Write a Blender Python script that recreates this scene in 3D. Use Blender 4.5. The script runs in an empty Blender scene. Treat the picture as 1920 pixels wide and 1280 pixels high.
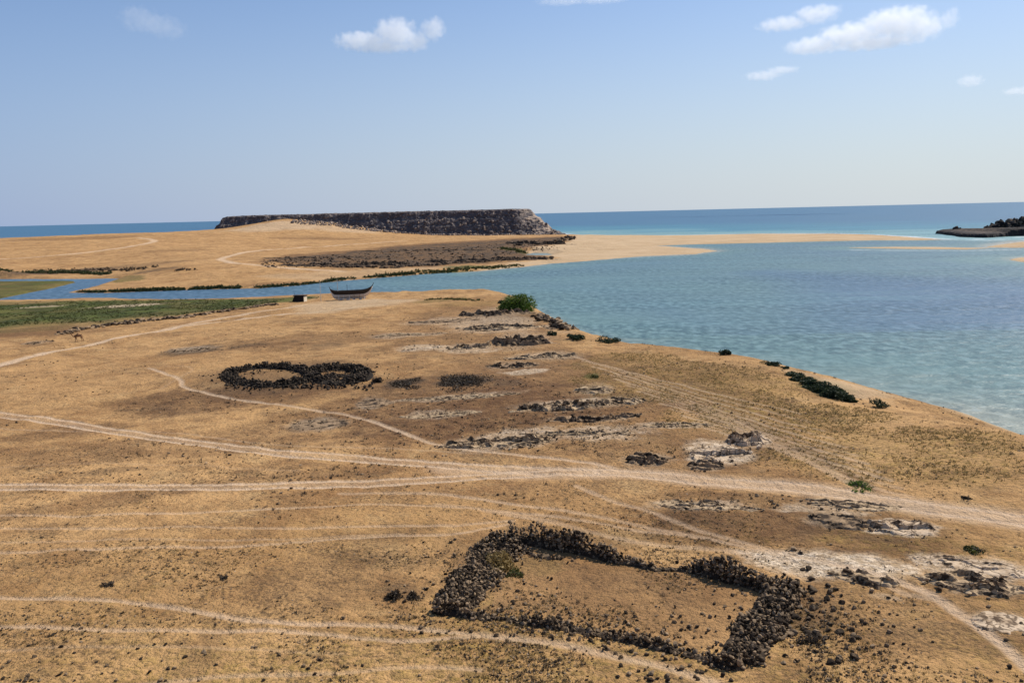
import bpy, bmesh, math, random
import numpy as np
from mathutils import Vector, Matrix
R = math.radians
rng = np.random.default_rng(7); random.seed(7)
S = bpy.context.scene
COL = S.collection

# ------------------------------------------------------------------ camera
CAMZ = 30.0
F = 1507.0                       # focal length in pixels of a 1920 px wide picture
PITCH = math.atan(238.9 / F); ROLL = math.atan(46 / 1920)
fw = np.array([0, math.cos(PITCH), -math.sin(PITCH)])
up0 = np.array([0, math.sin(PITCH), math.cos(PITCH)]); rt0 = np.array([1.0, 0, 0])
UP = up0 * math.cos(ROLL) + rt0 * math.sin(ROLL)
RT = rt0 * math.cos(ROLL) - up0 * math.sin(ROLL)
cam = bpy.data.cameras.new('camera'); camo = bpy.data.objects.new('camera', cam); COL.objects.link(camo)
cam.sensor_width = 36; cam.lens = F / 1920 * 36; cam.clip_start = 0.5; cam.clip_end = 120000
camo.matrix_world = Matrix(((RT[0], UP[0], -fw[0], 0), (RT[1], UP[1], -fw[1], 0), (RT[2], UP[2], -fw[2], CAMZ), (0, 0, 0, 1)))
S.camera = camo

# ------------------------------------------------------------------ sky and sun
SUN_EL, SUN_AZ = 47, 52          # azimuth in degrees to the right of the view direction (+Y)
W = bpy.data.worlds.new('World'); S.world = W; W.use_nodes = True
nt = W.node_tree; nt.nodes.clear()
wo = nt.nodes.new('ShaderNodeOutputWorld'); bg = nt.nodes.new('ShaderNodeBackground')
sky = nt.nodes.new('ShaderNodeTexSky'); sky.sky_type = 'NISHITA'; sky.sun_disc = False
sky.sun_elevation = R(SUN_EL); sky.sun_rotation = R(SUN_AZ)
sky.altitude = 0; sky.air_density = 1.0; sky.dust_density = 0.6; sky.ozone_density = 1.5
bg.inputs['Strength'].default_value = 0.12
# sea haze whitens the sky towards the horizon, more so towards the sun
def _n(typ, **kw):
    x = nt.nodes.new(typ)
    for k, v in kw.items(): setattr(x, k, v)
    return x
tc = _n('ShaderNodeTexCoord'); sp_ = _n('ShaderNodeSeparateXYZ'); nt.links.new(tc.outputs['Generated'], sp_.inputs[0])
hz = _n('ShaderNodeMapRange'); nt.links.new(sp_.outputs[2], hz.inputs[0]); hz.interpolation_type = 'SMOOTHERSTEP'
hz.inputs[1].default_value = -.12; hz.inputs[2].default_value = .38; hz.inputs[3].default_value = 1.0; hz.inputs[4].default_value = .10
dt = _n('ShaderNodeVectorMath', operation='DOT_PRODUCT'); nt.links.new(tc.outputs['Generated'], dt.inputs[0]); dt.inputs[1].default_value = (math.sin(R(SUN_AZ)), math.cos(R(SUN_AZ)), 0)
tz = _n('ShaderNodeMapRange'); nt.links.new(dt.outputs['Value'], tz.inputs[0]); tz.inputs[1].default_value = .0; tz.inputs[2].default_value = .90
hc = _n('ShaderNodeMix', data_type='RGBA'); nt.links.new(tz.outputs[0], hc.inputs[0]); hc.inputs[6].default_value = (2.42, 3.18, 4.95, 1); hc.inputs[7].default_value = (4.85, 5.28, 5.60, 1)
mxs = _n('ShaderNodeMix', data_type='RGBA'); nt.links.new(hz.outputs[0], mxs.inputs[0]); sc_ = _n('ShaderNodeMix', data_type='RGBA', blend_type='MULTIPLY'); sc_.inputs[0].default_value = 1; nt.links.new(sky.outputs[0], sc_.inputs[6]); sc_.inputs[7].default_value = (.66, .78, .95, 1); nt.links.new(sc_.outputs[2], mxs.inputs[6]); nt.links.new(hc.outputs[2], mxs.inputs[7])
nt.links.new(mxs.outputs[2], bg.inputs[0]); nt.links.new(bg.outputs[0], wo.inputs[0])
sl = bpy.data.lights.new('sun', 'SUN'); sl.energy = 4.9; sl.angle = R(0.5); sl.color = (1, 0.915, 0.79)
so = bpy.data.objects.new('sun', sl); COL.objects.link(so)
az = R(SUN_AZ); el = R(SUN_EL)
SUND = Vector((math.sin(az) * math.cos(el), math.cos(az) * math.cos(el), math.sin(el)))
so.rotation_euler = SUND.to_track_quat('Z', 'Y').to_euler(); so.location = (0, 0, 200)
S.view_settings.view_transform = 'Standard'; S.view_settings.look = 'None'
S.view_settings.exposure = 0.12; S.view_settings.gamma = 1
S.cycles.volume_bounces = 12; S.cycles.max_bounces = 12; S.cycles.volume_step_rate = 0.6
S.cycles.use_denoising = True

# ------------------------------------------------------------------ small helpers
def lin(r, g, b):
    f = lambda c: (c / 12.92 if c <= .04045 else ((c + .055) / 1.055) ** 2.4)
    return (f(r / 255), f(g / 255), f(b / 255), 1)

def ray(px, py):
    px = np.asarray(px, float); py = np.asarray(py, float)
    return fw * F + RT * (px - 960)[..., None] - UP * (py - 640)[..., None]

def unproj(px, py, z):
    d = ray(px, py); t = (np.asarray(z, float) - CAMZ) / d[..., 2]
    return d[..., 0] * t, d[..., 1] * t

def horizon(px): return 424 - 46 / 1920 * px

def hash2(ix, iy, seed):
    h = (ix.astype(np.int64) * 374761393 + iy.astype(np.int64) * 668265263 + seed * 974634541) & 0xffffffff
    h = ((h ^ (h >> 13)) * 1274126177) & 0xffffffff
    h = h ^ (h >> 16)
    return (h & 0xffff) / 65535.0

def vnoise(x, y, seed=0):
    ix = np.floor(x); iy = np.floor(y); fx = x - ix; fy = y - iy
    fx = fx * fx * (3 - 2 * fx); fy = fy * fy * (3 - 2 * fy)
    a = hash2(ix, iy, seed); b = hash2(ix + 1, iy, seed); c = hash2(ix, iy + 1, seed); d = hash2(ix + 1, iy + 1, seed)
    return (a * (1 - fx) + b * fx) * (1 - fy) + (c * (1 - fx) + d * fx) * fy

def fbm(x, y, seed=0, octv=4, gain=.5):
    s = 0; a = 1; n = 0
    for k in range(octv):
        s = s + a * vnoise(x * 2.03 ** k + 17.3 * k, y * 2.03 ** k - 9.1 * k, seed + k); n += a; a *= gain
    return s / n * 2 - 1          # -1..1

def sstep(a, b, x):
    t = np.clip((x - a) / (b - a), 0, 1); return t * t * (3 - 2 * t)

def segdist(X, Y, pts, closed=False, aux=None):
    """distance to a polyline, and an interpolated per-point value"""
    P = list(pts) + ([pts[0]] if closed else [])
    A = (list(aux) + ([aux[0]] if closed else [])) if aux is not None else None
    best = np.full(X.shape, 1e18); av = np.zeros(X.shape)
    for i in range(len(P) - 1):
        ax, ay = P[i]; bx, by = P[i + 1]
        dx, dy = bx - ax, by - ay; L = dx * dx + dy * dy + 1e-9
        t = np.clip(((X - ax) * dx + (Y - ay) * dy) / L, 0, 1)
        d = (X - ax - t * dx) ** 2 + (Y - ay - t * dy) ** 2
        m = d < best; best = np.where(m, d, best)
        if A is not None: av = np.where(m, A[i] + t * (A[i + 1] - A[i]), av)
    return np.sqrt(best), av

def inside(X, Y, pts):
    r = np.zeros(X.shape, bool); n = len(pts)
    for i in range(n):
        ax, ay = pts[i]; bx, by = pts[(i + 1) % n]
        if ay == by: continue
        c = (ay > Y) != (by > Y)
        r ^= c & (X < (bx - ax) * (Y - ay) / (by - ay) + ax)
    return r

def tag(o, label=None, cat=None, group=None, kind=None):
    if label: o['label'] = label
    if cat: o['category'] = cat
    if group: o['group'] = group
    if kind: o['kind'] = kind
    return o

def empty(name, loc, rz=0):
    o = bpy.data.objects.new(name, None); COL.objects.link(o); o.location = loc; o.rotation_euler = (0, 0, rz); o.empty_display_size = .3
    return o

def mesh_np(name, V, faces, mat, parent=None, attrs=None, smooth=False, normals=None, loc=None):
    """faces: list of int arrays (n,3) or (n,4)"""
    me = bpy.data.meshes.new(name); V = np.asarray(V, np.float32)
    faces = [np.asarray(f, np.int32) for f in faces if len(f)]
    me.vertices.add(len(V)); me.vertices.foreach_set('co', V.ravel())
    nl = sum(f.size for f in faces); nf = sum(len(f) for f in faces)
    me.loops.add(nl); me.polygons.add(nf)
    me.loops.foreach_set('vertex_index', np.concatenate([f.ravel() for f in faces]))
    st = []; c = 0
    for f in faces:
        st.append(c + np.arange(len(f)) * f.shape[1]); c += f.size
    me.polygons.foreach_set('loop_start', np.concatenate(st).astype(np.int32))
    if attrs:
        for k, a in attrs.items():
            a = np.asarray(a, np.float32)
            if a.ndim == 1:
                at = me.attributes.new(k, 'FLOAT', 'POINT'); at.data.foreach_set('value', a)
            else:
                at = me.attributes.new(k, 'FLOAT_COLOR', 'POINT'); at.data.foreach_set('color', a.ravel())
    me.update(calc_edges=True)
    me.polygons.foreach_set('use_smooth', np.full(nf, smooth))
    if normals is not None: me.normals_split_custom_set_from_vertices(normals)
    me.materials.append(mat)
    o = bpy.data.objects.new(name, me); COL.objects.link(o)
    if parent: o.parent = parent
    if loc is not None: o.location = loc
    return o

class MB:
    """collects numpy pieces into one mesh"""
    def __init__(s): s.v = []; s.f = []; s.n = 0; s.t = []
    def add(s, v, f, tone=.5):
        s.v.append(v); s.f.append(np.asarray(f) + s.n); s.n += len(v); s.t.append(np.full(len(v), tone))
    def build(s, name, mat, parent=None, smooth=False, loc=None):
        tri = [f for f in s.f if f.shape[1] == 3]; qd = [f for f in s.f if f.shape[1] == 4]
        V = np.concatenate(s.v)
        if loc is not None: V = V - np.asarray(loc)
        return mesh_np(name, V, [np.concatenate(x) for x in (tri, qd) if x], mat, parent, {'tone': np.concatenate(s.t)}, smooth, loc=loc)

def box(c, s, rz=0, tilt=0):
    v = np.array([[x, y, z] for z in (-.5, .5) for y in (-.5, .5) for x in (-.5, .5)]) * np.asarray(s)
    f = np.array([[0, 2, 3, 1], [4, 5, 7, 6], [0, 1, 5, 4], [2, 6, 7, 3], [0, 4, 6, 2], [1, 3, 7, 5]])
    M = np.array(Matrix.Rotation(rz, 3, 'Z') @ Matrix.Rotation(tilt, 3, 'X'))
    return v @ M.T + np.asarray(c), f

def tube(p0, p1, r0, r1, n=8):
    p0 = np.asarray(p0, float); p1 = np.asarray(p1, float); d = p1 - p0; d /= np.linalg.norm(d)
    a = np.cross(d, [0, 0, 1.0] if abs(d[2]) < .9 else [1.0, 0, 0]); a /= np.linalg.norm(a); b = np.cross(d, a)
    th = np.arange(n) / n * 2 * np.pi
    ring = np.cos(th)[:, None] * a + np.sin(th)[:, None] * b
    v = np.concatenate([p0 + ring * r0, p1 + ring * r1, [p0], [p1]])
    f = []
    for i in range(n):
        j = (i + 1) % n
        f += [[i, j, n + j], [i, n + j, n + i], [j, i, 2 * n], [n + i, n + j, 2 * n + 1]]
    return v, np.array(f)

# ------------------------------------------------------------------ materials
class NT:
    def __init__(s, name):
        s.m = bpy.data.materials.new(name); s.m.use_nodes = True; s.t = s.m.node_tree; s.t.nodes.clear()
        s.out = s.n('ShaderNodeOutputMaterial')
    def n(s, typ, **kw):
        x = s.t.nodes.new(typ)
        for k, v in kw.items(): setattr(x, k, v)
        return x
    def l(s, a, b): s.t.links.new(a, b)
    def set(s, inp, v):
        if hasattr(v, 'is_linked') or isinstance(v, bpy.types.NodeSocket): s.l(v, inp)
        else: inp.default_value = v
    def noise(s, vec, scale, detail=4, rough=.55, dist=0):
        x = s.n('ShaderNodeTexNoise'); s.l(vec, x.inputs['Vector']); x.inputs['Scale'].default_value = scale
        x.inputs['Detail'].default_value = detail; x.inputs['Roughness'].default_value = rough; x.inputs['Distortion'].default_value = dist
        return x.outputs[0]
    def voro(s, vec, scale, feature='F1'):
        x = s.n('ShaderNodeTexVoronoi', feature=feature); s.l(vec, x.inputs['Vector']); x.inputs['Scale'].default_value = scale
        return x
    def ramp(s, fac, a, b, lo=0., hi=1.):
        x = s.n('ShaderNodeMapRange'); x.interpolation_type = 'SMOOTHSTEP'; s.set(x.inputs[0], fac)
        x.inputs[1].default_value = a; x.inputs[2].default_value = b; x.inputs[3].default_value = lo; x.inputs[4].default_value = hi
        return x.outputs[0]
    def math(s, op, a, b=0.0, clamp=False):
        x = s.n('ShaderNodeMath', operation=op, use_clamp=clamp); s.set(x.inputs[0], a); s.set(x.inputs[1], b); return x.outputs[0]
    def mix(s, fac, a, b, mode='MIX'):
        x = s.n('ShaderNodeMix', data_type='RGBA', blend_type=mode); x.clamp_factor = True
        s.set(x.inputs[0], fac); s.set(x.inputs[6], a); s.set(x.inputs[7], b); return x.outputs[2]
    def attr(s, name):
        return s.n('ShaderNodeAttribute', attribute_name=name)
    def sep(s, c):
        x = s.n('ShaderNodeSeparateColor'); s.l(c, x.inputs[0]); return x.outputs
    def pos(s, scale=None):
        g = s.n('ShaderNodeNewGeometry').outputs['Position']
        if scale is None: return g
        m = s.n('ShaderNodeMapping'); s.l(g, m.inputs[0]); m.inputs['Scale'].default_value = scale[:3]
        if len(scale) > 3: m.inputs['Rotation'].default_value = (0, 0, scale[3])
        return m.outputs[0]
    def bsdf(s, color, rough=.9, bump=None, bstr=.5, bdist=.1, spec=.2, normal=None):
        b = s.n('ShaderNodeBsdfPrincipled'); s.set(b.inputs['Base Color'], color); s.set(b.inputs['Roughness'], rough)
        b.inputs['Specular IOR Level'].default_value = spec
        if bump is not None:
            u = s.n('ShaderNodeBump'); s.l(bump, u.inputs['Height']); u.inputs['Strength'].default_value = bstr; u.inputs['Distance'].default_value = bdist
            s.l(u.outputs[0], b.inputs['Normal'])
        s.l(b.outputs[0], s.out.inputs[0]); return b

def ground_material():
    t = NT('dry_ground'); p = t.pos()
    A = t.sep(t.attr('mask_a').outputs['Color']); Aa = t.attr('mask_a').outputs['Alpha']
    B = t.sep(t.attr('mask_b').outputs['Color']); Ba = t.attr('mask_b').outputs['Alpha']
    n1 = t.noise(p, .035, 5, .6); n2 = t.noise(p, .35, 6, .65); n3 = t.noise(p, 2.2, 6, .7); n4 = t.noise(p, 9, 4, .7)
    c = t.mix(t.ramp(n1, .35, .65), (.400, .230, .096, 1), (.535, .320, .139, 1))
    c = t.mix(t.math('MULTIPLY', t.ramp(n2, .46, .66), .6), c, (.225, .115, .044, 1))
    nm_ = t.noise(p, 1.1, 5, .7)
    nb_ = t.noise(p, .095, 6, .68)
    c = t.mix(t.math('MULTIPLY', t.ramp(nb_, .47, .68), .62), c, (.225, .113, .046, 1))
    c = t.mix(t.math('MULTIPLY', t.ramp(t.noise(p, .16, 6, .7), .53, .66), .5), c, (.52, .34, .16, 1))
    c = t.mix(t.math('MULTIPLY', t.ramp(nm_, .52, .68), .36), c, (.185, .094, .040, 1))
    c = t.mix(t.math('MULTIPLY', t.ramp(t.noise(p, .7, 5, .65), .52, .68), .4), c, (.50, .325, .155, 1))
    c = t.mix(t.math('MULTIPLY', B[0], t.ramp(nb_, .3, .68, 1, .35)), c, (.48, .280, .120, 1))          # orange sand
    c = t.mix(t.math('MULTIPLY', B[1], t.ramp(t.math('ADD', t.math('MULTIPLY', n2, .5), t.math('MULTIPLY', nm_, .5)), 0.34, .58, .6, 1)), c, (.140, .072, .034, 1))        # brown earth
    c = t.mix(t.math('MULTIPLY', Ba, t.ramp(n3, .42, .62, .1, .9)), c, (.225, .150, .042, 1))        # olive dry grass
    c = t.mix(t.math('MULTIPLY', Ba, t.ramp(t.noise(p, .9, 5, .7), .5, .68, 0, .6)), c, (.41, .275, .075, 1))
    c = t.mix(A[2], c, t.mix(t.ramp(n3, .4, .6), (.042, .031, .022, 1), (.115, .078, .05, 1)))        # dark rubble and scrub
    c = t.mix(Aa, c, t.mix(t.ramp(t.math('ADD', t.math('MULTIPLY', nb_, .6), t.math('MULTIPLY', n2, .4)), .38, .62), (.028, .042, .012, 1), (.100, .118, .028, 1)))        # green growth
    pk = t.mix(t.ramp(t.noise(p, 1.3, 6, .7), .42, .62), (.47, .35, .225, 1), (.74, .60, .44, 1))
    c = t.mix(A[1], c, pk)                                                                            # pale limestone
    c = t.mix(t.math('MULTIPLY', A[0], t.ramp(n3, .2, .7, .75, 1)), c, t.mix(n2, (.53, .375, .240, 1), (.63, .470, .325, 1)))  # tracks
    c = t.mix(B[2], c, t.mix(t.ramp(n1, .3, .7), (.44, .310, .180, 1), (.52, .38, .235, 1)))          # beach sand
    # stones and tufts too small to model: dark specks where nothing has been worn smooth
    bare = t.math('SUBTRACT', 1, t.math('MAXIMUM', A[0], B[2]), True)
    clp = t.noise(p, .13, 4, .65)
    sp = t.ramp(t.math('ADD', t.noise(p, 4.5, 3, .6), t.math('ADD', t.math('MULTIPLY', n2, .25), t.math('MULTIPLY', clp, .5))), .90, 1.02)
    c = t.mix(t.math('MULTIPLY', t.math('MULTIPLY', sp, bare), .55), c, (.075, .05, .03, 1))
    sp2 = t.ramp(t.math('ADD', n4, t.math('MULTIPLY', clp, .5)), .86, 1.0)
    c = t.mix(t.math('MULTIPLY', t.math('MULTIPLY', sp2, bare), .28), c, (.14, .092, .05, 1))
    sp3 = t.ramp(t.noise(p, 6.0, 2, .5), .70, .78)
    c = t.mix(t.math('MULTIPLY', t.math('MULTIPLY', sp3, bare), .3), c, (.56, .44, .30, 1))
    h = t.math('ADD', t.math('MULTIPLY', nm_, .8), t.math('ADD', t.math('MULTIPLY', n2, .5), t.math('ADD', t.math('MULTIPLY', n3, .25), t.math('MULTIPLY', n4, .03))))
    t.bsdf(c, .95, h, .9, .6, .1)
    return t.m

def water_material(sea=False):
    t = NT('sea_water' if sea else 'lagoon_water'); p = t.pos()
    a = t.attr('depth').outputs['Fac']; fo = t.attr('foam').outputs['Fac']
    n = t.noise(p, .006, 4, .55); a2 = t.math('ADD', a, t.math('MULTIPLY', t.math('SUBTRACT', n, .5), .5))
    if sea:
        c = t.mix(t.ramp(a2, 0, .25), (.20, .36, .36, 1), (.060, .215, .300, 1))
        c = t.mix(t.ramp(a2, .2, .9), c, (.050, .145, .255, 1))
    else:
        c = t.mix(t.ramp(a2, -.12, .08), (.46, .40, .29, 1), (.125, .215, .215, 1))
        c = t.mix(t.ramp(a2, .06, .5), c, (.082, .150, .225, 1))
        c = t.mix(t.ramp(a2, .45, .95), c, (.066, .120, .220, 1))
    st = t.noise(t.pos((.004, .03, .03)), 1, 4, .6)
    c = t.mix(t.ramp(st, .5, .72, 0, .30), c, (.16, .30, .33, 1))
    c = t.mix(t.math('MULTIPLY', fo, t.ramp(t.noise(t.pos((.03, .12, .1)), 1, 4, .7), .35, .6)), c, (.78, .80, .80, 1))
    rp = t.noise(t.pos((.44, .30, .3, .3)), 1, 5, .64)                                          # wind ripples: shade of steep faces and sheen of backs put into the colour
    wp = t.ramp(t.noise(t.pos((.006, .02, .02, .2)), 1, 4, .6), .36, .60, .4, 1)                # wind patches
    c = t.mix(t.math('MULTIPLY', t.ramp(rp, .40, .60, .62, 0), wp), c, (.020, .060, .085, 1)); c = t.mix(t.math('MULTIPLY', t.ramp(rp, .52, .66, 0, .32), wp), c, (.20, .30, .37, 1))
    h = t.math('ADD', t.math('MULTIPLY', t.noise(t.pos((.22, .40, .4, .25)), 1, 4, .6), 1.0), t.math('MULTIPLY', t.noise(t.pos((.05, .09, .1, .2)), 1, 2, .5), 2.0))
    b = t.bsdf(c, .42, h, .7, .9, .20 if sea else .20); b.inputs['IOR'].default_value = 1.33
    return t.m

def stone_material(name, dark, mid, light, patina=.5, scale=1.0, crack=0):
    """weathered rock: per-stone tone, patches of dark desert varnish on paler stone"""
    t = NT(name); p = t.pos(); k = t.attr('tone').outputs['Fac']
    n = t.noise(p, 1.6 * scale, 6, .68); n2 = t.noise(p, 7 * scale, 5, .7)
    c = t.mix(t.ramp(t.math('ADD', t.math('MULTIPLY', k, .6), t.math('MULTIPLY', n2, .5)), .2, .85), mid, light)
    c = t.mix(t.ramp(t.math('ADD', n, t.math('MULTIPLY', t.math('SUBTRACT', .5, k), .45)), .62 - .32 * patina, .78 - .32 * patina), c, dark)
    if crack:
        w = t.n('ShaderNodeVectorMath', operation='ADD'); t.l(p, w.inputs[0]); wn_ = t.n('ShaderNodeTexNoise'); t.l(p, wn_.inputs['Vector']); wn_.inputs['Scale'].default_value = 1.5; t.l(wn_.outputs[1], w.inputs[1])
        v = t.voro(w.outputs[0], crack, 'DISTANCE_TO_EDGE'); c = t.mix(t.ramp(v.outputs['Distance'], .02, .06, .8, 0), c, dark)
    t.bsdf(c, .92, t.math('ADD', n, t.math('MULTIPLY', n2, .4)), .7, .12 / scale, .15)
    return t.m

def plain(name, col, rough=.8, var=.35, scale=3.):
    t = NT(name); p = t.pos(); n = t.noise(p, scale, 5, .65)
    d = tuple(x * (1 - var) for x in col[:3]) + (1,); l = tuple(min(1, x * (1 + var)) for x in col[:3]) + (1,)
    t.bsdf(t.mix(t.ramp(n, .3, .7), d, l), rough, n, .4, .03); return t.m

def leaf_material(name, a, b):
    t = NT(name); k = t.attr('tone').outputs['Fac']; n = t.noise(t.pos(), .8, 4, .6)
    c = t.mix(t.math('ADD', t.math('MULTIPLY', k, .7), t.math('MULTIPLY', n, .3)), a, b)
    bs = t.bsdf(c, .65, spec=.25)
    tr = t.n('ShaderNodeBsdfTranslucent'); t.l(c, tr.inputs[0]); mx = t.n('ShaderNodeMixShader'); mx.inputs[0].default_value = .25
    t.l(bs.outputs[0], mx.inputs[1]); t.l(tr.outputs[0], mx.inputs[2]); t.l(mx.outputs[0], t.out.inputs[0])
    return t.m

M_GROUND = ground_material(); M_LAGOON = water_material(); M_SEA = water_material(True)
M_WALL = stone_material('rubble_stone', (.036, .025, .016, 1), (.090, .062, .037, 1), (.27, .19, .115, 1), .48, 2.0)
M_RING = stone_material('dark_rubble', (.018, .014, .010, 1), (.038, .028, .020, 1), (.085, .062, .042, 1), .55, 1.2)
M_PALE = stone_material('pale_limestone', (.085, .055, .033, 1), (.36, .25, .15, 1), (.60, .47, .33, 1), .28, 1.0, .9)
M_MIXR = stone_material('weathered_limestone', (.055, .036, .022, 1), (.235, .155, .085, 1), (.47, .345, .21, 1), .42, 1.0, .8)
M_DARKR = stone_material('dark_ledge_rock', (.042, .028, .018, 1), (.125, .083, .048, 1), (.32, .22, .13, 1), .45, .8)
M_MESA = stone_material('headland_rock', (.098, .085, .085, 1), (.19, .163, .152, 1), (.42, .32, .235, 1), .42, .16)
M_SHELF = stone_material('shelf_rock', (.034, .024, .017, 1), (.072, .050, .034, 1), (.14, .095, .06, 1), .5, .5)
M_ISLET = stone_material('islet_rock', (.024, .022, .022, 1), (.055, .044, .038, 1), (.16, .12, .085, 1), .5, .3)
M_BUSH = leaf_material('bright_bush_leaves', (.035, .070, .012, 1), (.14, .21, .026, 1))
M_SHRUB = leaf_material('dark_shrub_leaves', (.014, .026, .012, 1), (.045, .062, .026, 1))
M_REED = leaf_material('reed_leaves', (.022, .034, .012, 1), (.075, .085, .025, 1))
M_MARSH = leaf_material('marsh_leaves', (.035, .045, .012, 1), (.11, .110, .028, 1))
M_DRY = leaf_material('dry_grass_blades', (.17, .115, .04, 1), (.33, .235, .09, 1))
M_TWIG = leaf_material('dead_scrub_twigs', (.035, .026, .018, 1), (.10, .072, .045, 1))
M_WOOD = plain('old_ship_timber', (.035, .026, .021), .8, .5, 4)
M_LIME = plain('limewashed_planks', (.60, .54, .48), .9, .25, 5)
M_PROP = plain('prop_timber', (.26, .17, .12), .85, .4, 6)
M_POLE = plain('pale_pole_wood', (.55, .50, .43), .8, .15, 5)
M_THATCH = plain('dark_palm_thatch', (.022, .017, .014), .95, .5, 6)
M_SUNEND = plain('sunlit_hut_end', (.62, .55, .42), .9, .15, 3)  # sunlight on the hut's end, put into the base colour
M_CAMEL = plain('camel_hide', (.23, .125, .062), .9, .35, 2)

# ------------------------------------------------------------------ outlines of land and water (photo pixels at sea level -> world)
def wpts(L): return [tuple(float(c) for c in unproj(p[0], p[1], p[2] if len(p) > 2 else 0)) for p in L]

# near shore: creek bank, boat beach, then the hill's own coast
s1 = [(-500, 585), (-250, 575), (-60, 567), (60, 563), (140, 560), (215, 559), (250, 562), (330, 562), (420, 560), (500, 557.5), (560, 555.5), (640, 554), (720, 553), (800, 552.5), (880, 552), (940, 553), (985, 566)]
P1 = wpts(s1); W1 = [4] * 9 + [5] * 3 + [7, 9, 9, 9, 9]
edge = [(1010, 592, 4.3, 9), (1050, 610, 4.8, 10), (1100, 628, 5, 13), (1150, 640, 5.5, 15), (1250, 648, 6, 16), (1350, 662, 6.2, 17), (1450, 684, 6.1, 20),
        (1520, 714, 6, 25), (1600, 756, 6, 26), (1680, 772, 6.5, 21), (1800, 796, 7.2, 15), (1920, 818, 8, 13), (2150, 870, 8.6, 18), (2600, 980, 9, 18)]
E = wpts([e[:3] for e in edge])
for i, e in enumerate(edge):
    a = np.array(E[max(0, i - 1)]); b = np.array(E[min(len(E) - 1, i + 1)]); d = b - a; d /= np.linalg.norm(d)
    nrm = np.array([-d[1], d[0]]);  nrm = nrm if nrm[0] > 0 else -nrm
    q = np.array(E[i]) + nrm * e[3] * .95
    P1.append((float(q[0]), float(q[1]))); W1.append(e[3])
P1 += [(130, 10), (150, -150), (-500, -150), (-700, 100)]; W1 += [18] * 4
# far land
s2 = [(-60, 522.5), (60, 523), (150, 523), (228, 522), (213, 527), (175, 538), (128, 548.5), (160, 549), (200, 549), (300, 545.5), (390, 542.5), (450, 541.5), (480, 541), (560, 535), (640, 526.5), (700, 521.5), (800, 513.5),
      (900, 508), (960, 502.5), (1030, 494.5), (1100, 489.5), (1200, 480.5), (1300, 476.5), (1346, 471), (1322, 467), (1270, 463.5), (1222, 461), (1290, 458.5), (1380, 456.5), (1540, 452.5), (1640, 450.5), (1720, 450.5), (1768, 449),
      (1700, 444), (1640, 440.2), (1560, 438.3), (1430, 438.2), (1280, 441), (1180, 442.3), (1100, 443.2), (1064, 442.5)]
P2 = wpts(s2); W2 = [8] * 4 + [6] * 4 + [5] * 9 + [10] * 4 + [16] * 12 + [14] * 8
P2 += [(85, 1080), (70, 1240), (-100, 1330), (-430, 1340), (-700, 1230), (-1100, 1250), (-1600, 1200), (-1500, 500), (-700, 385)]; W2 += [15, 20, 20, 20, 60, 60, 60, 20, 10]
isl = wpts([(-250, 530), (0, 528.5), (80, 528), (137, 527.2), (140, 530), (100, 540), (40, 552), (0, 560), (-60, 564), (-300, 574)])
R1 = wpts([(1846, 463.5), (1870, 459.5), (1900, 455.5), (1960, 448), (2060, 440), (2300, 436), (2300, 470), (2050, 466), (1960, 464), (1900, 464.5)])
R2 = wpts([(1893, 487), (1908, 483.5), (1940, 480.5), (2060, 474), (2200, 476), (2100, 498), (1960, 493.5), (1915, 491)])
R3 = wpts([(1580, 464.5), (1680, 462.8), (1760, 463.3), (1812, 464.5), (1862, 465), (1812, 467.8), (1700, 466.8)])
POND = wpts([(984, 477.5), (1000, 474), (1025, 474.5), (1038, 478), (1022, 481.5), (996, 481.5)])

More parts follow.
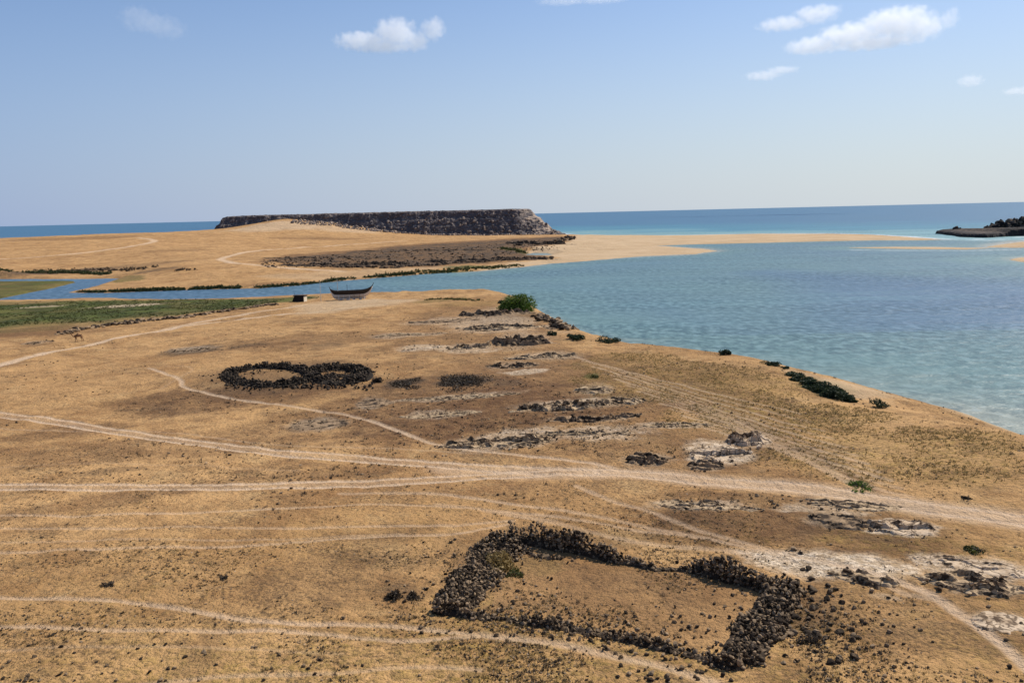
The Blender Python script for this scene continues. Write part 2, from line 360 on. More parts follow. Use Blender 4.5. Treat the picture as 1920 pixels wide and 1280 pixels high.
# ------------------------------------------------------------------ height control points: (px, py, z) or (px, 'd', distance, z)
ctl = [(-300, 1280, 9.2), (0, 1280, 9.2), (600, 1280, 9.1), (1200, 1280, 9.0), (1920, 1280, 9.4), (2300, 1280, 9.6), (0, 1100, 8.4), (600, 1100, 8.3), (1100, 1100, 8.2), (1500, 1100, 8.4), (1920, 1080, 9.0),
       (0, 911, 6.8), (500, 910, 6.8), (1000, 888, 6.8), (1400, 905, 7.6), (1800, 950, 8.6), (0, 777, 5.3), (500, 800, 5.5), (900, 820, 6.0), (1200, 800, 7), (1500, 860, 8), (1800, 860, 8.6), (1920, 830, 8.5),
       (0, 684, 3.8), (400, 700, 4.6), (700, 700, 5.2), (1000, 720, 6.2), (1300, 720, 7), (1500, 770, 7), (200, 638, 3), (500, 620, 3.5), (800, 620, 4.3), (1000, 640, 5.2), (1150, 655, 5.7),
       (60, 610, .9), (200, 590, .9), (300, 582, .9), (400, 574, .9), (-200, 620, .9), (560, 571, 2.5), (660, 565, 2.7), (760, 562, 3.2), (850, 561, 3.9), (940, 575, 4.6), (1000, 605, 4.6),
       (100, 572, .7), (300, 567, .7), (480, 561, .8), (1250, 648, 6), (1450, 684, 6.2), (1600, 752, 6.1), (1800, 790, 7.3),
       (300, 540, 1), (600, 518, 1.3), (800, 504, 1.6), (140, 545, .6), (20, 517, 1.2), (230, 515, 1.4), (400, 530, 1.6),
       (0, 'd', 460, 6.2), (300, 'd', 450, 5.0), (-300, 'd', 500, 6), (0, 'd', 650, 10.2), (300, 'd', 620, 8.2), (500, 'd', 580, 5.7), (650, 'd', 540, 4.6), (850, 'd', 620, 4.2), (960, 'd', 640, 4.2), (1050, 'd', 760, 4.2),
       (0, 'd', 900, 16.3), (-300, 'd', 900, 16), (200, 'd', 950, 17.8), (300, 'd', 970, 18.0), (390, 'd', 1000, 18.8), (460, 'd', 1010, 23), (490, 'd', 1025, 30), (530, 'd', 1030, 32), (575, 'd', 1025, 28), (640, 'd', 1015, 22), (530, 'd', 960, 20), (640, 'd', 930, 13), (700, 'd', 960, 11), (760, 'd', 950, 8.5),
       (900, 'd', 950, 5), (1000, 'd', 950, 4.2), (600, 'd', 800, 7), (800, 'd', 800, 5), (0, 'd', 1100, 9), (300, 'd', 1130, 10), (500, 'd', 1200, 14), (800, 'd', 1100, 5),
       (1100, 455, 2.6), (1150, 462, 2.0), (1250, 470, .9), (1320, 470.5, .5), (1250, 449, 1.3), (1450, 446, 1.2), (1600, 446, 1.0), (1740, 448, .7), (1000, 488, 1.3), (900, 500, 1.3), (1060, 475, 1.6), (1500, 1400, 9.3)]
cp = []
for c in ctl:
    if c[1] == 'd':
        d, z = c[2], c[3]; py = horizon(c[0]) + (CAMZ - z) / d * F
        x, y = unproj(c[0], py, z)
    else: x, y = unproj(c[0], c[1], c[2]); z = c[2]
    cp.append((float(x), float(y), z))
cp += [(-60, 5, 9.6), (0, 5, 9.6), (60, 5, 9.6), (-400, 60, 3), (-250, 100, 3.5)]
cp = np.array(cp)
def uv(x, y):
    return np.arctan2(x, np.maximum(y, .1)) * 1.6, np.log(np.maximum(np.hypot(x, y), 2))
def tps(r2): return r2 * np.log(r2 + 1e-9) * .5
cu, cv = uv(cp[:, 0], cp[:, 1]); N = len(cp)
K = tps((cu[:, None] - cu) ** 2 + (cv[:, None] - cv) ** 2) + np.eye(N) * 2e-3
Pm = np.c_[np.ones(N), cu, cv]
sol = np.linalg.solve(np.block([[K, Pm], [Pm.T, np.zeros((3, 3))]]), np.r_[cp[:, 2], 0, 0, 0])
def rbf(X, Y):
    u, v = uv(X, Y); h = sol[N] + sol[N + 1] * u + sol[N + 2] * v
    for i in range(N): h = h + sol[i] * tps((u - cu[i]) ** 2 + (v - cv[i]) ** 2)
    return h

# ------------------------------------------------------------------ polar terrain grid
ang = np.concatenate([np.linspace(R(-80), R(-40), 45, endpoint=False), np.linspace(R(-40), R(40), 1150), np.linspace(R(40), R(80), 46)[1:]])
dst = np.concatenate([np.geomspace(4, 31, 24, endpoint=False), np.geomspace(31, 420, 700, endpoint=False), np.geomspace(420, 1500, 240)])
NA, ND = len(ang), len(dst)
D2, A2 = np.meshgrid(dst, ang, indexing='ij')
X = D2 * np.sin(A2); Y = D2 * np.cos(A2)

Hr = np.maximum(rbf(X, Y), .35)
def prof(d, w): return 1 - (1 - np.clip(d / w, 0, 1)) ** 1.6
wob = fbm(X / 9, Y / 9, 3, 3) * np.clip(D2 / 250, .3, 2.2)
shore = np.full(X.shape, 1e9); H = np.full(X.shape, -9.); land_id = np.zeros(X.shape, np.int8)
for k, (P, Wd, hm) in enumerate([(P1, W1, None), (P2, W2, None), (isl, [6] * len(isl), .8), (R1, [14] * len(R1), 1.2), (R2, [8] * len(R2), .5), (R3, [6] * len(R3), .25)]):
    d, w = segdist(X, Y, P, True, Wd); ins = inside(X, Y, P)
    sd = np.where(ins, d, -d) + (wob if k < 2 else wob * .4)
    top = Hr if hm is None else hm
    hk = np.where(sd > 0, .02 + top * prof(sd, np.maximum(w, 2)), -1)
    land_id = np.where((sd > 0) & (hk > H), k + 1, land_id)
    H = np.maximum(H, hk); shore = np.minimum(shore, np.where(sd < 0, -sd, 0))
pd = segdist(X, Y, POND, True)[0]; pin = inside(X, Y, POND)
H = np.where(pin, -.3, np.where((pd < 8) & (land_id == 2), np.minimum(H, .1 + pd * .25), H))
islnd = land_id > 0
H = np.where(islnd, H, np.maximum(-.05 - shore * .12, -2.5))
# natural unevenness
rough = np.clip(H / 2, 0, 1) * islnd
H = H + rough * (fbm(X / 26, Y / 26, 11, 4) * .55 + fbm(X / 5, Y / 5, 21, 4) * .24 + fbm(X / 1.2, Y / 1.2, 31, 3) * .075) * np.clip(.55 + D2 / 300, 0, 1.3)

lnd = np.log(dst)
def hgt(x, y):
    x = np.asarray(x, float); y = np.asarray(y, float)
    a = np.interp(np.arctan2(x, y), ang, np.arange(NA)); d = np.interp(np.log(np.maximum(np.hypot(x, y), 4.01)), lnd, np.arange(ND))
    ia = np.clip(a.astype(int), 0, NA - 2); id_ = np.clip(d.astype(int), 0, ND - 2); fa = a - ia; fd = d - id_
    return (H[id_, ia] * (1 - fa) + H[id_, ia + 1] * fa) * (1 - fd) + (H[id_ + 1, ia] * (1 - fa) + H[id_ + 1, ia + 1] * fa) * fd
TS = np.geomspace(20, 1450, 5000)
def hit(px, py):
    """where the line of sight through a photo pixel meets the ground"""
    d = ray(px, py); d = d / np.hypot(d[0], d[1])
    z = CAMZ + d[2] * TS; g = np.maximum(hgt(d[0] * TS, d[1] * TS), 0); k = np.argmax(z <= g)
    if k == 0: k = len(TS) - 1
    t = TS[k]; return np.array([d[0] * t, d[1] * t, max(float(hgt(d[0] * t, d[1] * t)), 0)])
def hits(L): return [tuple(hit(p[0], p[1])[:2]) for p in L]
def smooth_line(P, n=6):
    P = np.array(P); out = []
    for i in range(len(P) - 1):
        p0 = P[max(i - 1, 0)]; p1 = P[i]; p2 = P[i + 1]; p3 = P[min(i + 2, len(P) - 1)]
        for t in np.arange(n) / n:
            out.append(.5 * (2 * p1 + (p2 - p0) * t + (2 * p0 - 5 * p1 + 4 * p2 - p3) * t * t + (3 * p1 - p0 - 3 * p2 + p3) * t ** 3))
    out.append(P[-1]); return [tuple(q) for q in out]

# ------------------------------------------------------------------ what lies on the ground: masks in world space
mk = {k: np.zeros(X.shape, np.float32) for k in 'track pale dark green orange brown beach olive'.split()}
roadid = np.zeros(X.shape, np.int8)
wn = fbm(X / 3.2, Y / 3.2, 41, 4); wn_big = fbm(X / 14, Y / 14, 51, 4); wn_s = fbm(X / .9, Y / .9, 61, 3)

def line(pxs, width, amt=1, ruts=None, rid=0, chan='track', edge=.75, raw=None):
    P = smooth_line(raw or hits(pxs), 5); pa = np.array(P)
    w = width
    lo = pa.min(0) - w * 3 - 4; hi = pa.max(0) + w * 3 + 4
    m = (X > lo[0]) & (X < hi[0]) & (Y > lo[1]) & (Y < hi[1])
    if not m.any(): return
    d = segdist(X[m], Y[m], P)[0] + wn[m] * width * .12
    if ruts:                                                 # two wheel ruts with a duller crown between
        v = np.maximum(1 - sstep(ruts[1] * .5, ruts[1], np.abs(d - ruts[0])), .3 * (1 - sstep(w * (1 - edge), w, d)))
    else: v = 1 - sstep(w * (1 - edge), w, d)
    mk[chan][m] = np.maximum(mk[chan][m], v * amt * (.85 + .3 * vnoise(X[m] / 4, Y[m] / 4, 5)))
    if rid: r = roadid[m]; r[d < w * .85] = rid; roadid[m] = r

def blob(chan, cx, cy, rx, ry, amt=1, warp=.45, soft=.35, nz=None):
    c = hit(cx, cy); d = math.hypot(c[0], c[1])
    a = hit(cx, cy - ry); b = hit(cx, cy + ry)
    rad = max(.5, (math.hypot(a[0], a[1]) - math.hypot(b[0], b[1])) / 2); tan = rx * math.hypot(c[0], c[1]) / F * 1.05
    cd = (math.hypot(a[0], a[1]) + math.hypot(b[0], b[1])) / 2; an = math.atan2(c[0], c[1])
    ux, uy = math.sin(an), math.cos(an)
    rr = X * ux + Y * uy - cd; tt = X * uy - Y * ux
    m = (np.abs(rr) < rad * 2.2) & (np.abs(tt) < tan * 2.2)
    if not m.any(): return
    s = max(1.0, min(rad, tan))
    n = fbm(X[m] / s * 1.1, Y[m] / s * 1.1, int(cx + cy) % 97, 4) + .35 * wn_s[m]
    q = np.sqrt((rr[m] / rad) ** 2 + (tt[m] / tan) ** 2) + n * warp
    mk[chan][m] = np.maximum(mk[chan][m], amt * (1 - sstep(1 - soft, 1 + soft * .4, q)))

def poly(chan, pxs, amt=1, soft=3, warp=1.5, rawp=None):
    P = rawp or hits(pxs); d = segdist(X, Y, P, True)[0]; sd = np.where(inside(X, Y, P), d, -d) + wn * warp + wn_big * warp
    mk[chan][:] = np.maximum(mk[chan], amt * sstep(-soft, soft, sd))

OC = [('flat dark layered ledge just below the big green bush', 935, 588, 66, 12, M_DARKR, 60, 1.7, .75, 1.0),
      ('stack of grey-brown rocks on the hill crest right of the flat ledge', 982, 641, 62, 16, M_DARKR, 75, 1.7, .65, 1.0),
      ('row of broken pale slabs left of the grey rock stack', 880, 652, 42, 7, M_MIXR, 40, 1.1, .7, .6),
      ('scatter of low pale stones at the left end of the broken slab row', 790, 653, 45, 5, M_PALE, 34, .5, .5, .2),
      ('dark ledge above a thin white slab near the middle of the slope', 958, 686, 46, 9, M_DARKR, 50, .9, .7, .8),
      ('grey weathered rock steps on the slope between the big bush and the rock stack', 940, 614, 85, 14, M_MIXR, 85, .9, .7, .8),
       ('low brown rock ribs at the top of the slope left of the grey steps', 830, 603, 70, 8, M_DARKR, 40, .5, .7, .5),
       ('thin grey rock rib under the brown ribs, above the pale slab row', 760, 628, 70, 5, M_MIXR, 40, .45, .7, .4),
       ('patchy pale and brown rock between the dead scrub and the pale shelf', 860, 745, 110, 6, M_MIXR, 50, .3, .7, .3),
       ('low brown rock patch left of the thin dark ledge', 820, 778, 70, 9, M_MIXR, 50, .35, .6, .3),
      ('low dark and grey rocks beside a small green plant on the slope', 1115, 732, 38, 13, M_MIXR, 40, .55, .6, .3),
      ('long pale shelf with dark undercut edge in mid slope', 1060, 762, 110, 11, M_MIXR, 85, 1.0, .8, .6),
      ('long thin dark ledge below the pale shelf', 1110, 787, 85, 7, M_DARKR, 60, .8, .7, .5),
      ('low line of broken rock running right from the thin dark ledge', 1260, 797, 72, 5, M_MIXR, 50, .4, .6, .2),
      ('wide field of mixed dark and white rocks above the road junction', 940, 829, 110, 15, M_MIXR, 110, .75, .6, .4),
      ('big pale boulder with dark overhanging flank', 1403, 828, 42, 18, M_PALE, 70, 1.15, .8, .9),
      ('fan of bright white limestone slabs below the big boulder', 1345, 852, 56, 20, M_PALE, 70, .8, .85, .5),
      ('dark rock face just above the road', 1218, 862, 48, 12, M_DARKR, 50, .75, .6, .5),
      ('dark jumbled rocks at the foot of the white slab fan', 1325, 874, 34, 11, M_DARKR, 40, .6, .4, .4),
      ('dark flat rock bed below the road at right', 1575, 978, 62, 13, M_DARKR, 60, .4, .7, .3),
      ('bright white slabs at the end of the dark rock bed', 1690, 988, 55, 14, M_PALE, 40, .7, .8, .4),
      ('string of pale blocks along the lower side of the road at right', 1600, 948, 95, 9, M_MIXR, 55, .35, .4, .2),
      ('dark undercut edge of the white rock sheet beside the pen', 1620, 1084, 62, 9, M_MIXR, 40, .7, .7, .4),
      ('broken pale pavement with dark ledge at the right edge', 1825, 1098, 95, 17, M_MIXR, 95, .7, .75, .4),
      ('streaky pale slabs above the broken pavement at the right edge', 1830, 1062, 90, 14, M_PALE, 60, .3, .85, .2),
      ('small dark and pale rocks between the road and the big pen', 1310, 948, 95, 10, M_MIXR, 55, .4, .4, .15),
      ('low pale slabs beside the path at the lower right corner', 1880, 1165, 45, 22, M_PALE, 36, .2, .8, .1),
      ('brown crag of rocks on the lagoon edge under the big green bush', 1052, 614, 34, 9, M_DARKR, 60, 1.2, .55, .8),
      ('dark low rocks in the sand above the double stone ring', 355, 657, 44, 6, M_DARKR, 45, .55, .4, .2),
      ('dark rock patch at the left edge behind the camel', 70, 643, 22, 4, M_DARKR, 20, .8, .4, .2),
      ('grey scatter of rubble right of the double stone ring', 700, 757, 36, 12, M_DARKR, 60, .3, .2, .1),
      ('speckled scatter of dark rubble above the slanting road', 595, 797, 55, 13, M_DARKR, 80, .28, .2, .1)]
OC += [('low eroded grey-brown step between the rock stack and the green plant', 1020, 668, 70, 8, M_MIXR, 55, .7, .8, .6),
       ('brown rock step on the slope just right of the long pale shelf', 1165, 752, 45, 9, M_MIXR, 50, .6, .8, .5),
       ('long low beige step above the wide field of mixed rocks', 1090, 812, 110, 8, M_MIXR, 60, .4, .85, .4)]
OC += [('long dark stony scarp along the far shelf, above the yellow shore grass', 690, 496, 150, 6, M_SHELF, 40, 2.6, .7, 1.0),
       ('dark stony scarp of the far shelf between the long scarp and the pond', 880, 490, 100, 6, M_SHELF, 40, 2.8, .7, 1.0),
       ('dark tongue of rock running out to the pale pond', 985, 486, 55, 3.5, M_SHELF, 30, 2.6, .7, 1.0),
       ('black scarp at the sand spit end of the far shelf', 1015, 458, 60, 5, M_SHELF, 30, 4.0, .7, 1.0),
       ('brown stony rise at the left end of the far shelf', 600, 484, 95, 5, M_SHELF, 30, 1.6, .7, .8),
       ('brown stony rise in the middle of the far shelf', 800, 470, 130, 5, M_SHELF, 30, 1.6, .7, .8)]
for a_ in OC[:-6]:
    blob('brown', a_[1], a_[2] + a_[4] * .35, a_[3] * 1.35, a_[4] * 1.7, .55, soft=.7); blob('pale', a_[1], a_[2] - a_[4] * .1, a_[3] * 1.0, a_[4] * 1.0, .38, soft=.6)
# broad colour zones
far = land_id == 2
mk['orange'] += (far * (.34 + .4 * wn_big)).clip(0, 1)
mk['olive'] += ((land_id == 1) * (sstep(70, 40, D2) * (.30 + .5 * wn_big) + sstep(46, 36, D2) * (.25 + .4 * wn))).clip(0, 1)
for b in [('orange', 250, 700, 230, 45, .5), ('orange', 60, 720, 120, 40, .5), ('orange', 380, 620, 160, 25, .35), ('orange', 1200, 1100, 240, 75, .55), ('orange', 1390, 1115, 60, 50, .5), ('orange', 1180, 1140, 150, 50, .4), ('orange', 510, 699, 60, 11, .8),
          ('brown', 960, 770, 380, 55, .62), ('brown', 800, 740, 200, 40, .5), ('brown', 420, 745, 220, 25, .55), ('brown', 700, 760, 160, 20, .45), ('brown', 150, 805, 120, 14, .35), ('brown', 1000, 700, 260, 30, .4), ('brown', 560, 640, 160, 14, .35), ('brown', 900, 605, 120, 15, .35), ('brown', 1350, 985, 160, 40, .6), ('brown', 1560, 1000, 190, 45, .55), ('brown', 1600, 1140, 190, 60, .26), ('brown', 1750, 1180, 160, 70, .24), ('orange', 1690, 1180, 200, 80, .6),
          ('brown', 300, 840, 260, 25, .3), ('brown', 620, 1090, 160, 60, .3), ('brown', 200, 940, 220, 12, .3),
          ('olive', 1300, 720, 220, 45, .6), ('olive', 1450, 790, 200, 45, .75), ('olive', 1650, 860, 260, 50, .65), ('olive', 1180, 690, 110, 30, .45), ('olive', 1700, 1020, 180, 30, .5), ('olive', 1800, 830, 120, 30, .7), ('olive', 1250, 1010, 260, 12, .25),
          ('brown', 1190, 1110, 220, 62, .42), ('brown', 740, 1000, 90, 20, .25), ('brown', 860, 800, 160, 22, .5), ('brown', 1120, 840, 160, 20, .3), ('brown', 500, 900, 300, 12, .2), ('brown', 1000, 1000, 120, 14, .25), ('brown', 1400, 940, 160, 20, .45), ('brown', 1820, 1130, 120, 40, .25), ('brown', 1250, 700, 160, 26, .4), ('brown', 1400, 760, 160, 26, .45), ('dark', 760, 718, 40, 9, .85), ('dark', 870, 714, 65, 14, .85), ('dark', 950, 718, 35, 6, .5), ('dark', 595, 796, 52, 13, .55), ('dark', 700, 757, 36, 13, .5), ('dark', 355, 657, 45, 7, .8), ('dark', 465, 648, 35, 4, .5), ('dark', 210, 882, 60, 7, .45), ('dark', 545, 703, 168, 30, .45),
          ('dark', 1570, 975, 62, 13, .7), ('dark', 1290, 948, 50, 10, .45), ('dark', 1640, 1010, 60, 5, .35), ('dark', 1050, 670, 60, 6, .4), ('dark', 620, 648, 40, 6, .4), ('dark', 960, 595, 70, 10, .5), ('dark', 560, 603, 35, 3, .3),
          ('dark', 760, 1112, 55, 18, .4), ('dark', 1500, 1140, 70, 50, .35), ('dark', 900, 1075, 70, 65, .35), ('dark', 1100, 1015, 120, 20, .3),
          ('pale', 1560, 1058, 150, 26, .95), ('pale', 1480, 1045, 70, 16, .7), ('pale', 1690, 990, 60, 14, .8), ('pale', 1340, 848, 70, 26, .8), ('pale', 1130, 812, 90, 14, .55), ('pale', 960, 815, 90, 14, .6), ('pale', 1260, 797, 75, 6, .55), ('pale', 1090, 757, 80, 10, .7), ('pale', 800, 652, 55, 6, .55), ('pale', 880, 655, 60, 7, .5), ('pale', 985, 697, 45, 5, .7), ('pale', 830, 745, 90, 5, .4), ('pale', 800, 775, 40, 7, .4),
          ('pale', 930, 605, 90, 11, .45), ('pale', 1820, 1065, 110, 24, .7), ('pale', 1350, 945, 40, 8, .5), ('pale', 1540, 955, 90, 9, .5), ('pale', 1870, 1165, 40, 20, .5), ('pale', 1660, 1118, 30, 7, .4), ('pale', 940, 832, 100, 12, .5), ('pale', 240, 573, 60, 2.2, .7), ('pale', 700, 565, 70, 4, .4), ('pale', 80, 575, 40, 1.5, .5)]:
    if b[0] == 'brown': b = b[:5] + (min(1, b[5] * 1.55),)
    blob(*b)
# marsh, reed banks and the dark low shelf on the far side
poly('green', [(-100, 634), (0, 626), (80, 622), (170, 612), (260, 600), (360, 588), (450, 577), (540, 566), (600, 558), (560, 556), (420, 561), (250, 563), (60, 564), (-100, 568)], .95, 3, 3)
blob('brown', 60, 622, 90, 10, .8); blob('olive', 100, 575, 200, 7, .7)
mk['tmp'] = np.zeros(X.shape, np.float32); blob('tmp', 70, 624, 130, 16, .75, soft=.8); blob('tmp', 260, 599, 60, 6, .5, soft=.8); blob('tmp', 60, 566, 90, 3, .4); mk['green'] *= 1 - mk['tmp']
mk['green'] *= np.where(land_id == 1, .92 + .3 * np.clip(wn_big + .2, 0, 1), 1)
poly('dark', [(480, 488), (560, 481), (650, 474), (760, 462), (860, 455), (960, 450), (1066, 444), (1072, 452), (1010, 461), (965, 466), (975, 472), (1030, 484), (960, 489), (860, 495), (760, 500), (700, 503), (600, 497), (520, 492)], .85, 6, 8)
poly('brown', [(470, 490), (540, 478), (650, 470), (760, 459), (860, 452), (960, 447), (1066, 443), (1072, 452), (1010, 463), (1030, 484), (960, 490), (860, 497), (760, 503), (700, 505), (600, 500), (520, 494)], .8, 8, 8)
mk['dark'] = np.where(far & (D2 > 420) & (D2 < 800), mk['dark'] * (.55 + .9 * sstep(-.15, .3, wn + .6 * wn_big)).clip(0, 1.5), mk['dark']).clip(0, 1)
for b in [('green', 970, 470, 25, 4, .8), ('green', 900, 501, 70, 3.5, .9), ('green', 820, 509, 80, 2.5, .8), ('green', 240, 523, 28, 6, .6), ('green', 60, 533, 90, 5, .55), ('green', 60, 545, 60, 6, .5), ('dark', 110, 511, 110, 4.5, .85), ('dark', 290, 507, 60, 2.5, .6), ('dark', 260, 498, 80, 4, .35), ('brown', 520, 533, 70, 5, .6), ('brown', 140, 447, 120, 3, .5), ('brown', 600, 447, 80, 3, .5), ('brown', 330, 470, 60, 3, .4), ('pale', 530, 423, 80, 9, .5), ('pale', 650, 431, 70, 6, .4), ('pale', 480, 430, 60, 5, .3),
          ('dark', 700, 427, 25, 3, .25), ('green', 960, 560, 20, 3, .5), ('green', 830, 563, 60, 3, .4), ('olive', 880, 570, 90, 6, .6), ('beach', 1600, 733, 75, 13, .7), ('beach', 1500, 700, 30, 6, .5), ('green', 1545, 728, 50, 18, .6), ('green', 1610, 905, 22, 7, .7), ('green', 1110, 705, 14, 6, .6), ('green', 930, 1040, 55, 40, .22), ('green', 1010, 1060, 60, 18, .2)]:
    blob(*b)
mk['dark'] = np.maximum(mk['dark'], (land_id == 1) * sstep(.18, .5, fbm(X / 2.2, Y / 2.2, 77, 4)) * .22)
PENIN = [(985, 1040), (1080, 1048), (1150, 1062), (1290, 1082), (1425, 1112), (1405, 1170), (1360, 1210), (1300, 1215), (1180, 1190), (1050, 1165), (920, 1145), (930, 1100)]
poly('pale', [(1372, 1030), (1480, 1031), (1640, 1039), (1692, 1062), (1690, 1084), (1600, 1085), (1520, 1086), (1450, 1068), (1400, 1050)], 1, .8, .35)
poly('orange', PENIN, 1, 1.2, .4); poly('brown', PENIN, .5, 1.2, .5)
pin_ = inside(X, Y, hits(PENIN)); mk['olive'] = np.where(pin_, mk['olive'] * .15, mk['olive'])
mk['green'] = np.where(land_id == 3, .78 + .3 * wn_big, mk['green']); mk['olive'] = np.where(land_id == 3, 1, mk['olive'])
poly('brown', [(830, 572), (930, 572), (1000, 592), (1060, 632), (1130, 690), (1180, 735), (1230, 790), (1440, 815), (1450, 850), (1380, 880), (1200, 866), (1020, 850), (860, 828), (780, 775), (840, 720), (830, 660), (740, 648), (760, 600)], .5, 6, 7)
# beaches: the sand spit, the bars and the foot of the near hill
bx = [(985, 470), (1040, 459), (1068, 452), (1080, 440), (1400, 436), (1800, 446), (1400, 474), (1100, 492), (1020, 497), (955, 504), (900, 509), (960, 492), (1045, 484)]
poly('beach', bx, 1, 6, 4)
mk['beach'] = np.where(land_id >= 4, 1, mk['beach'])
mk['beach'] = np.maximum(mk['beach'], (sstep(2.2, .6, H) * (land_id == 1) * (X > 12)).astype(np.float32))
poly('beach', [(560, 571), (620, 563), (700, 560), (780, 563), (740, 572), (660, 580), (600, 588), (560, 590)], .75, 4, 2)
poly('beach', [(480, 518), (620, 508), (740, 503), (860, 499), (800, 509), (700, 517), (600, 527)], .45, 6, 4)
# roads and paths
line([(-80, 913), (0, 912), (200, 913), (400, 913), (600, 908), (800, 899), (960, 889), (1090, 884), (1170, 886), (1300, 898), (1450, 910), (1600, 928), (1750, 952), (1920, 975), (2050, 1000), (2250, 1045), (2600, 1130)], 1.35, 1, (.85, .42), 1)
line([(1100, 885), (1200, 888), (1300, 898), (1450, 911), (1600, 929), (1750, 953), (1920, 976), (2050, 1000), (2250, 1045), (2600, 1130)], 2.6, .7, None, 1)
line([(840, 880), (930, 884), (1040, 886), (1120, 884)], 3.0, .55, None, 1)
line([(-80, 768), (0, 777), (100, 790), (200, 806), (300, 822), (420, 836), (560, 850), (700, 862), (850, 873), (980, 881), (1100, 885)], 1.55, 1, (.95, .45), 2)
line([(-60, 700), (0, 684), (100, 658), (200, 638), (300, 620), (380, 607), (480, 595), (560, 587), (640, 578), (720, 570)], 2.0, 1, None, 3)
line([(310, 617), (380, 603), (460, 589), (540, 577), (620, 569), (700, 565)], 2.2, .8, None, 3)
line([(150, 640), (230, 640), (300, 655), (280, 690), (335, 710), (345, 725), (400, 740), (520, 757), (640, 775), (700, 790), (760, 812), (830, 835), (950, 850), (1050, 860), (1130, 872), (1180, 885)][3:], .6, .75, None, 4)
for L, w, a in [([(-50, 967), (0, 966), (200, 964), (420, 958), (600, 950), (720, 945), (870, 951), (1000, 963), (1150, 986), (1300, 1006), (1420, 1031), (1560, 1052)], .42, .6),
                ([(-50, 990), (200, 990), (400, 988), (550, 990), (700, 986), (850, 985), (960, 975)], .38, .55),
                ([(-50, 1037), (0, 1035), (200, 1028), (420, 1025), (600, 1012), (800, 1003), (870, 998), (960, 980)], .36, .6),
                ([(-50, 1016), (300, 1010), (500, 1011), (650, 1004), (760, 1001)], .28, .4),
                ([(-50, 1119), (0, 1120), (150, 1122), (300, 1135), (420, 1155), (520, 1165), (720, 1171), (900, 1190), (960, 1196), (1100, 1217), (1250, 1250), (1340, 1278), (1420, 1310)], .42, .7),
                ([(900, 1189), (960, 1195), (1100, 1217), (1250, 1250), (1340, 1278)], .6, .55),
                ([(-50, 1174), (0, 1175), (150, 1178), (300, 1180), (520, 1181), (680, 1196), (760, 1201), (900, 1192)], .36, .65),
                ([(-40, 1222), (200, 1212), (420, 1215), (640, 1225)], .25, .3),
                ([(240, 1285), (400, 1268), (600, 1262), (760, 1250), (900, 1255)], .3, .5),
                ([(640, 925), (800, 924), (930, 940), (1050, 955), (1180, 981), (1300, 1004), (1420, 1032)], .5, .6),
                ([(1080, 910), (1150, 940), (1230, 962), (1330, 1000), (1440, 1030), (1560, 1055), (1640, 1078)], .5, .6),
                ([(820, 945), (980, 968), (1120, 1000), (1240, 1022), (1340, 1030), (1480, 1050)], .6, .45),
                ([(-30, 800), (120, 808), (330, 812), (500, 832), (640, 838), (760, 842), (900, 850)], .4, .35),
                ([(-30, 878), (300, 872), (560, 882)], .3, .25),
                ([(100, 700), (260, 690), (360, 690), (300, 730)], .5, .2)]:
    line(L, w, a * .85, None, 5)
line([(1560, 1055), (1640, 1075), (1740, 1110), (1800, 1150), (1870, 1200), (1920, 1245), (1980, 1300), (2080, 1400)], .55, .85, None, 5)
line([(1640, 1075), (1690, 1110), (1760, 1125), (1820, 1160)], .45, .5, None, 5)
for k in range(13):                                       # slanting old furrows along the slope over the lagoon
    x0 = 1070 + k * 21; y0 = 664 + k * 11.5
    line([(x0, y0), (x0 + 130, y0 + 38), (x0 + 290, y0 + 78 + 3 * k), (x0 + 430, y0 + 112 + 4 * k)], .45, .35 if k % 2 else .5, None, 0)
    line([(x0 + 30, y0 + 2), (x0 + 160, y0 + 40), (x0 + 320, y0 + 80 + 3 * k)], .55, .8, None, 0, 'brown')
line([(-60, 486), (90, 480), (180, 471), (250, 461), (290, 452), (262, 446)], 5, .75, None, 6)
line([(760, 452), (700, 456), (620, 461), (540, 466), (470, 472), (432, 480), (414, 487), (432, 492), (480, 497), (560, 504), (640, 509)], 4.2, .85, None, 6)
line([(1030, 441), (960, 441.5), (880, 442)], 5, .6, None, 6)
# foot-worn roads lie a little lower than the ground beside them
H -= .09 * mk['track'] * islnd

# ------------------------------------------------------------------ ground pieces cut from one sheet
V = np.stack([X, Y, H], -1).reshape(-1, 3)
idx = np.arange(NA * ND).reshape(ND, NA)
Q = np.stack([idx[:-1, :-1], idx[:-1, 1:], idx[1:, 1:], idx[1:, :-1]], -1).reshape(-1, 4)
hmaxq = V[Q, 2].max(1); keep = hmaxq > -.5
du = np.gradient(V.reshape(ND, NA, 3), axis=0); dv = np.gradient(V.reshape(ND, NA, 3), axis=1)
NRM = np.cross(dv, du); NRM /= np.linalg.norm(NRM, axis=-1, keepdims=True) + 1e-12
NRM = np.where(NRM[..., 2:3] < 0, -NRM, NRM).reshape(-1, 3)
ma = np.stack([mk['track'], mk['pale'], mk['dark'], mk['green']], -1).reshape(-1, 4).clip(0, 1)
mb = np.stack([mk['orange'], mk['brown'], mk['beach'], mk['olive']], -1).reshape(-1, 4).clip(0, 1)
cls = np.zeros(X.shape, np.int8)
cls[(mk['beach'] > .5) & (H > -.5)] = 10
cls[(mk['green'] > .5) & (land_id == 1) & (Y > 150) & (X < 20)] = 11; cls[land_id == 3] = 12
cls[(roadid > 0)] = roadid[roadid > 0]
cq = cls.reshape(-1)[Q[:, 0]]
names = {0: 'ground', 1: 'dirt_road', 2: 'dirt_road', 3: 'dirt_road', 4: 'footpath', 5: 'footpath', 6: 'dirt_track', 10: 'sand_beach', 11: 'marsh', 12: 'marsh_bank'}
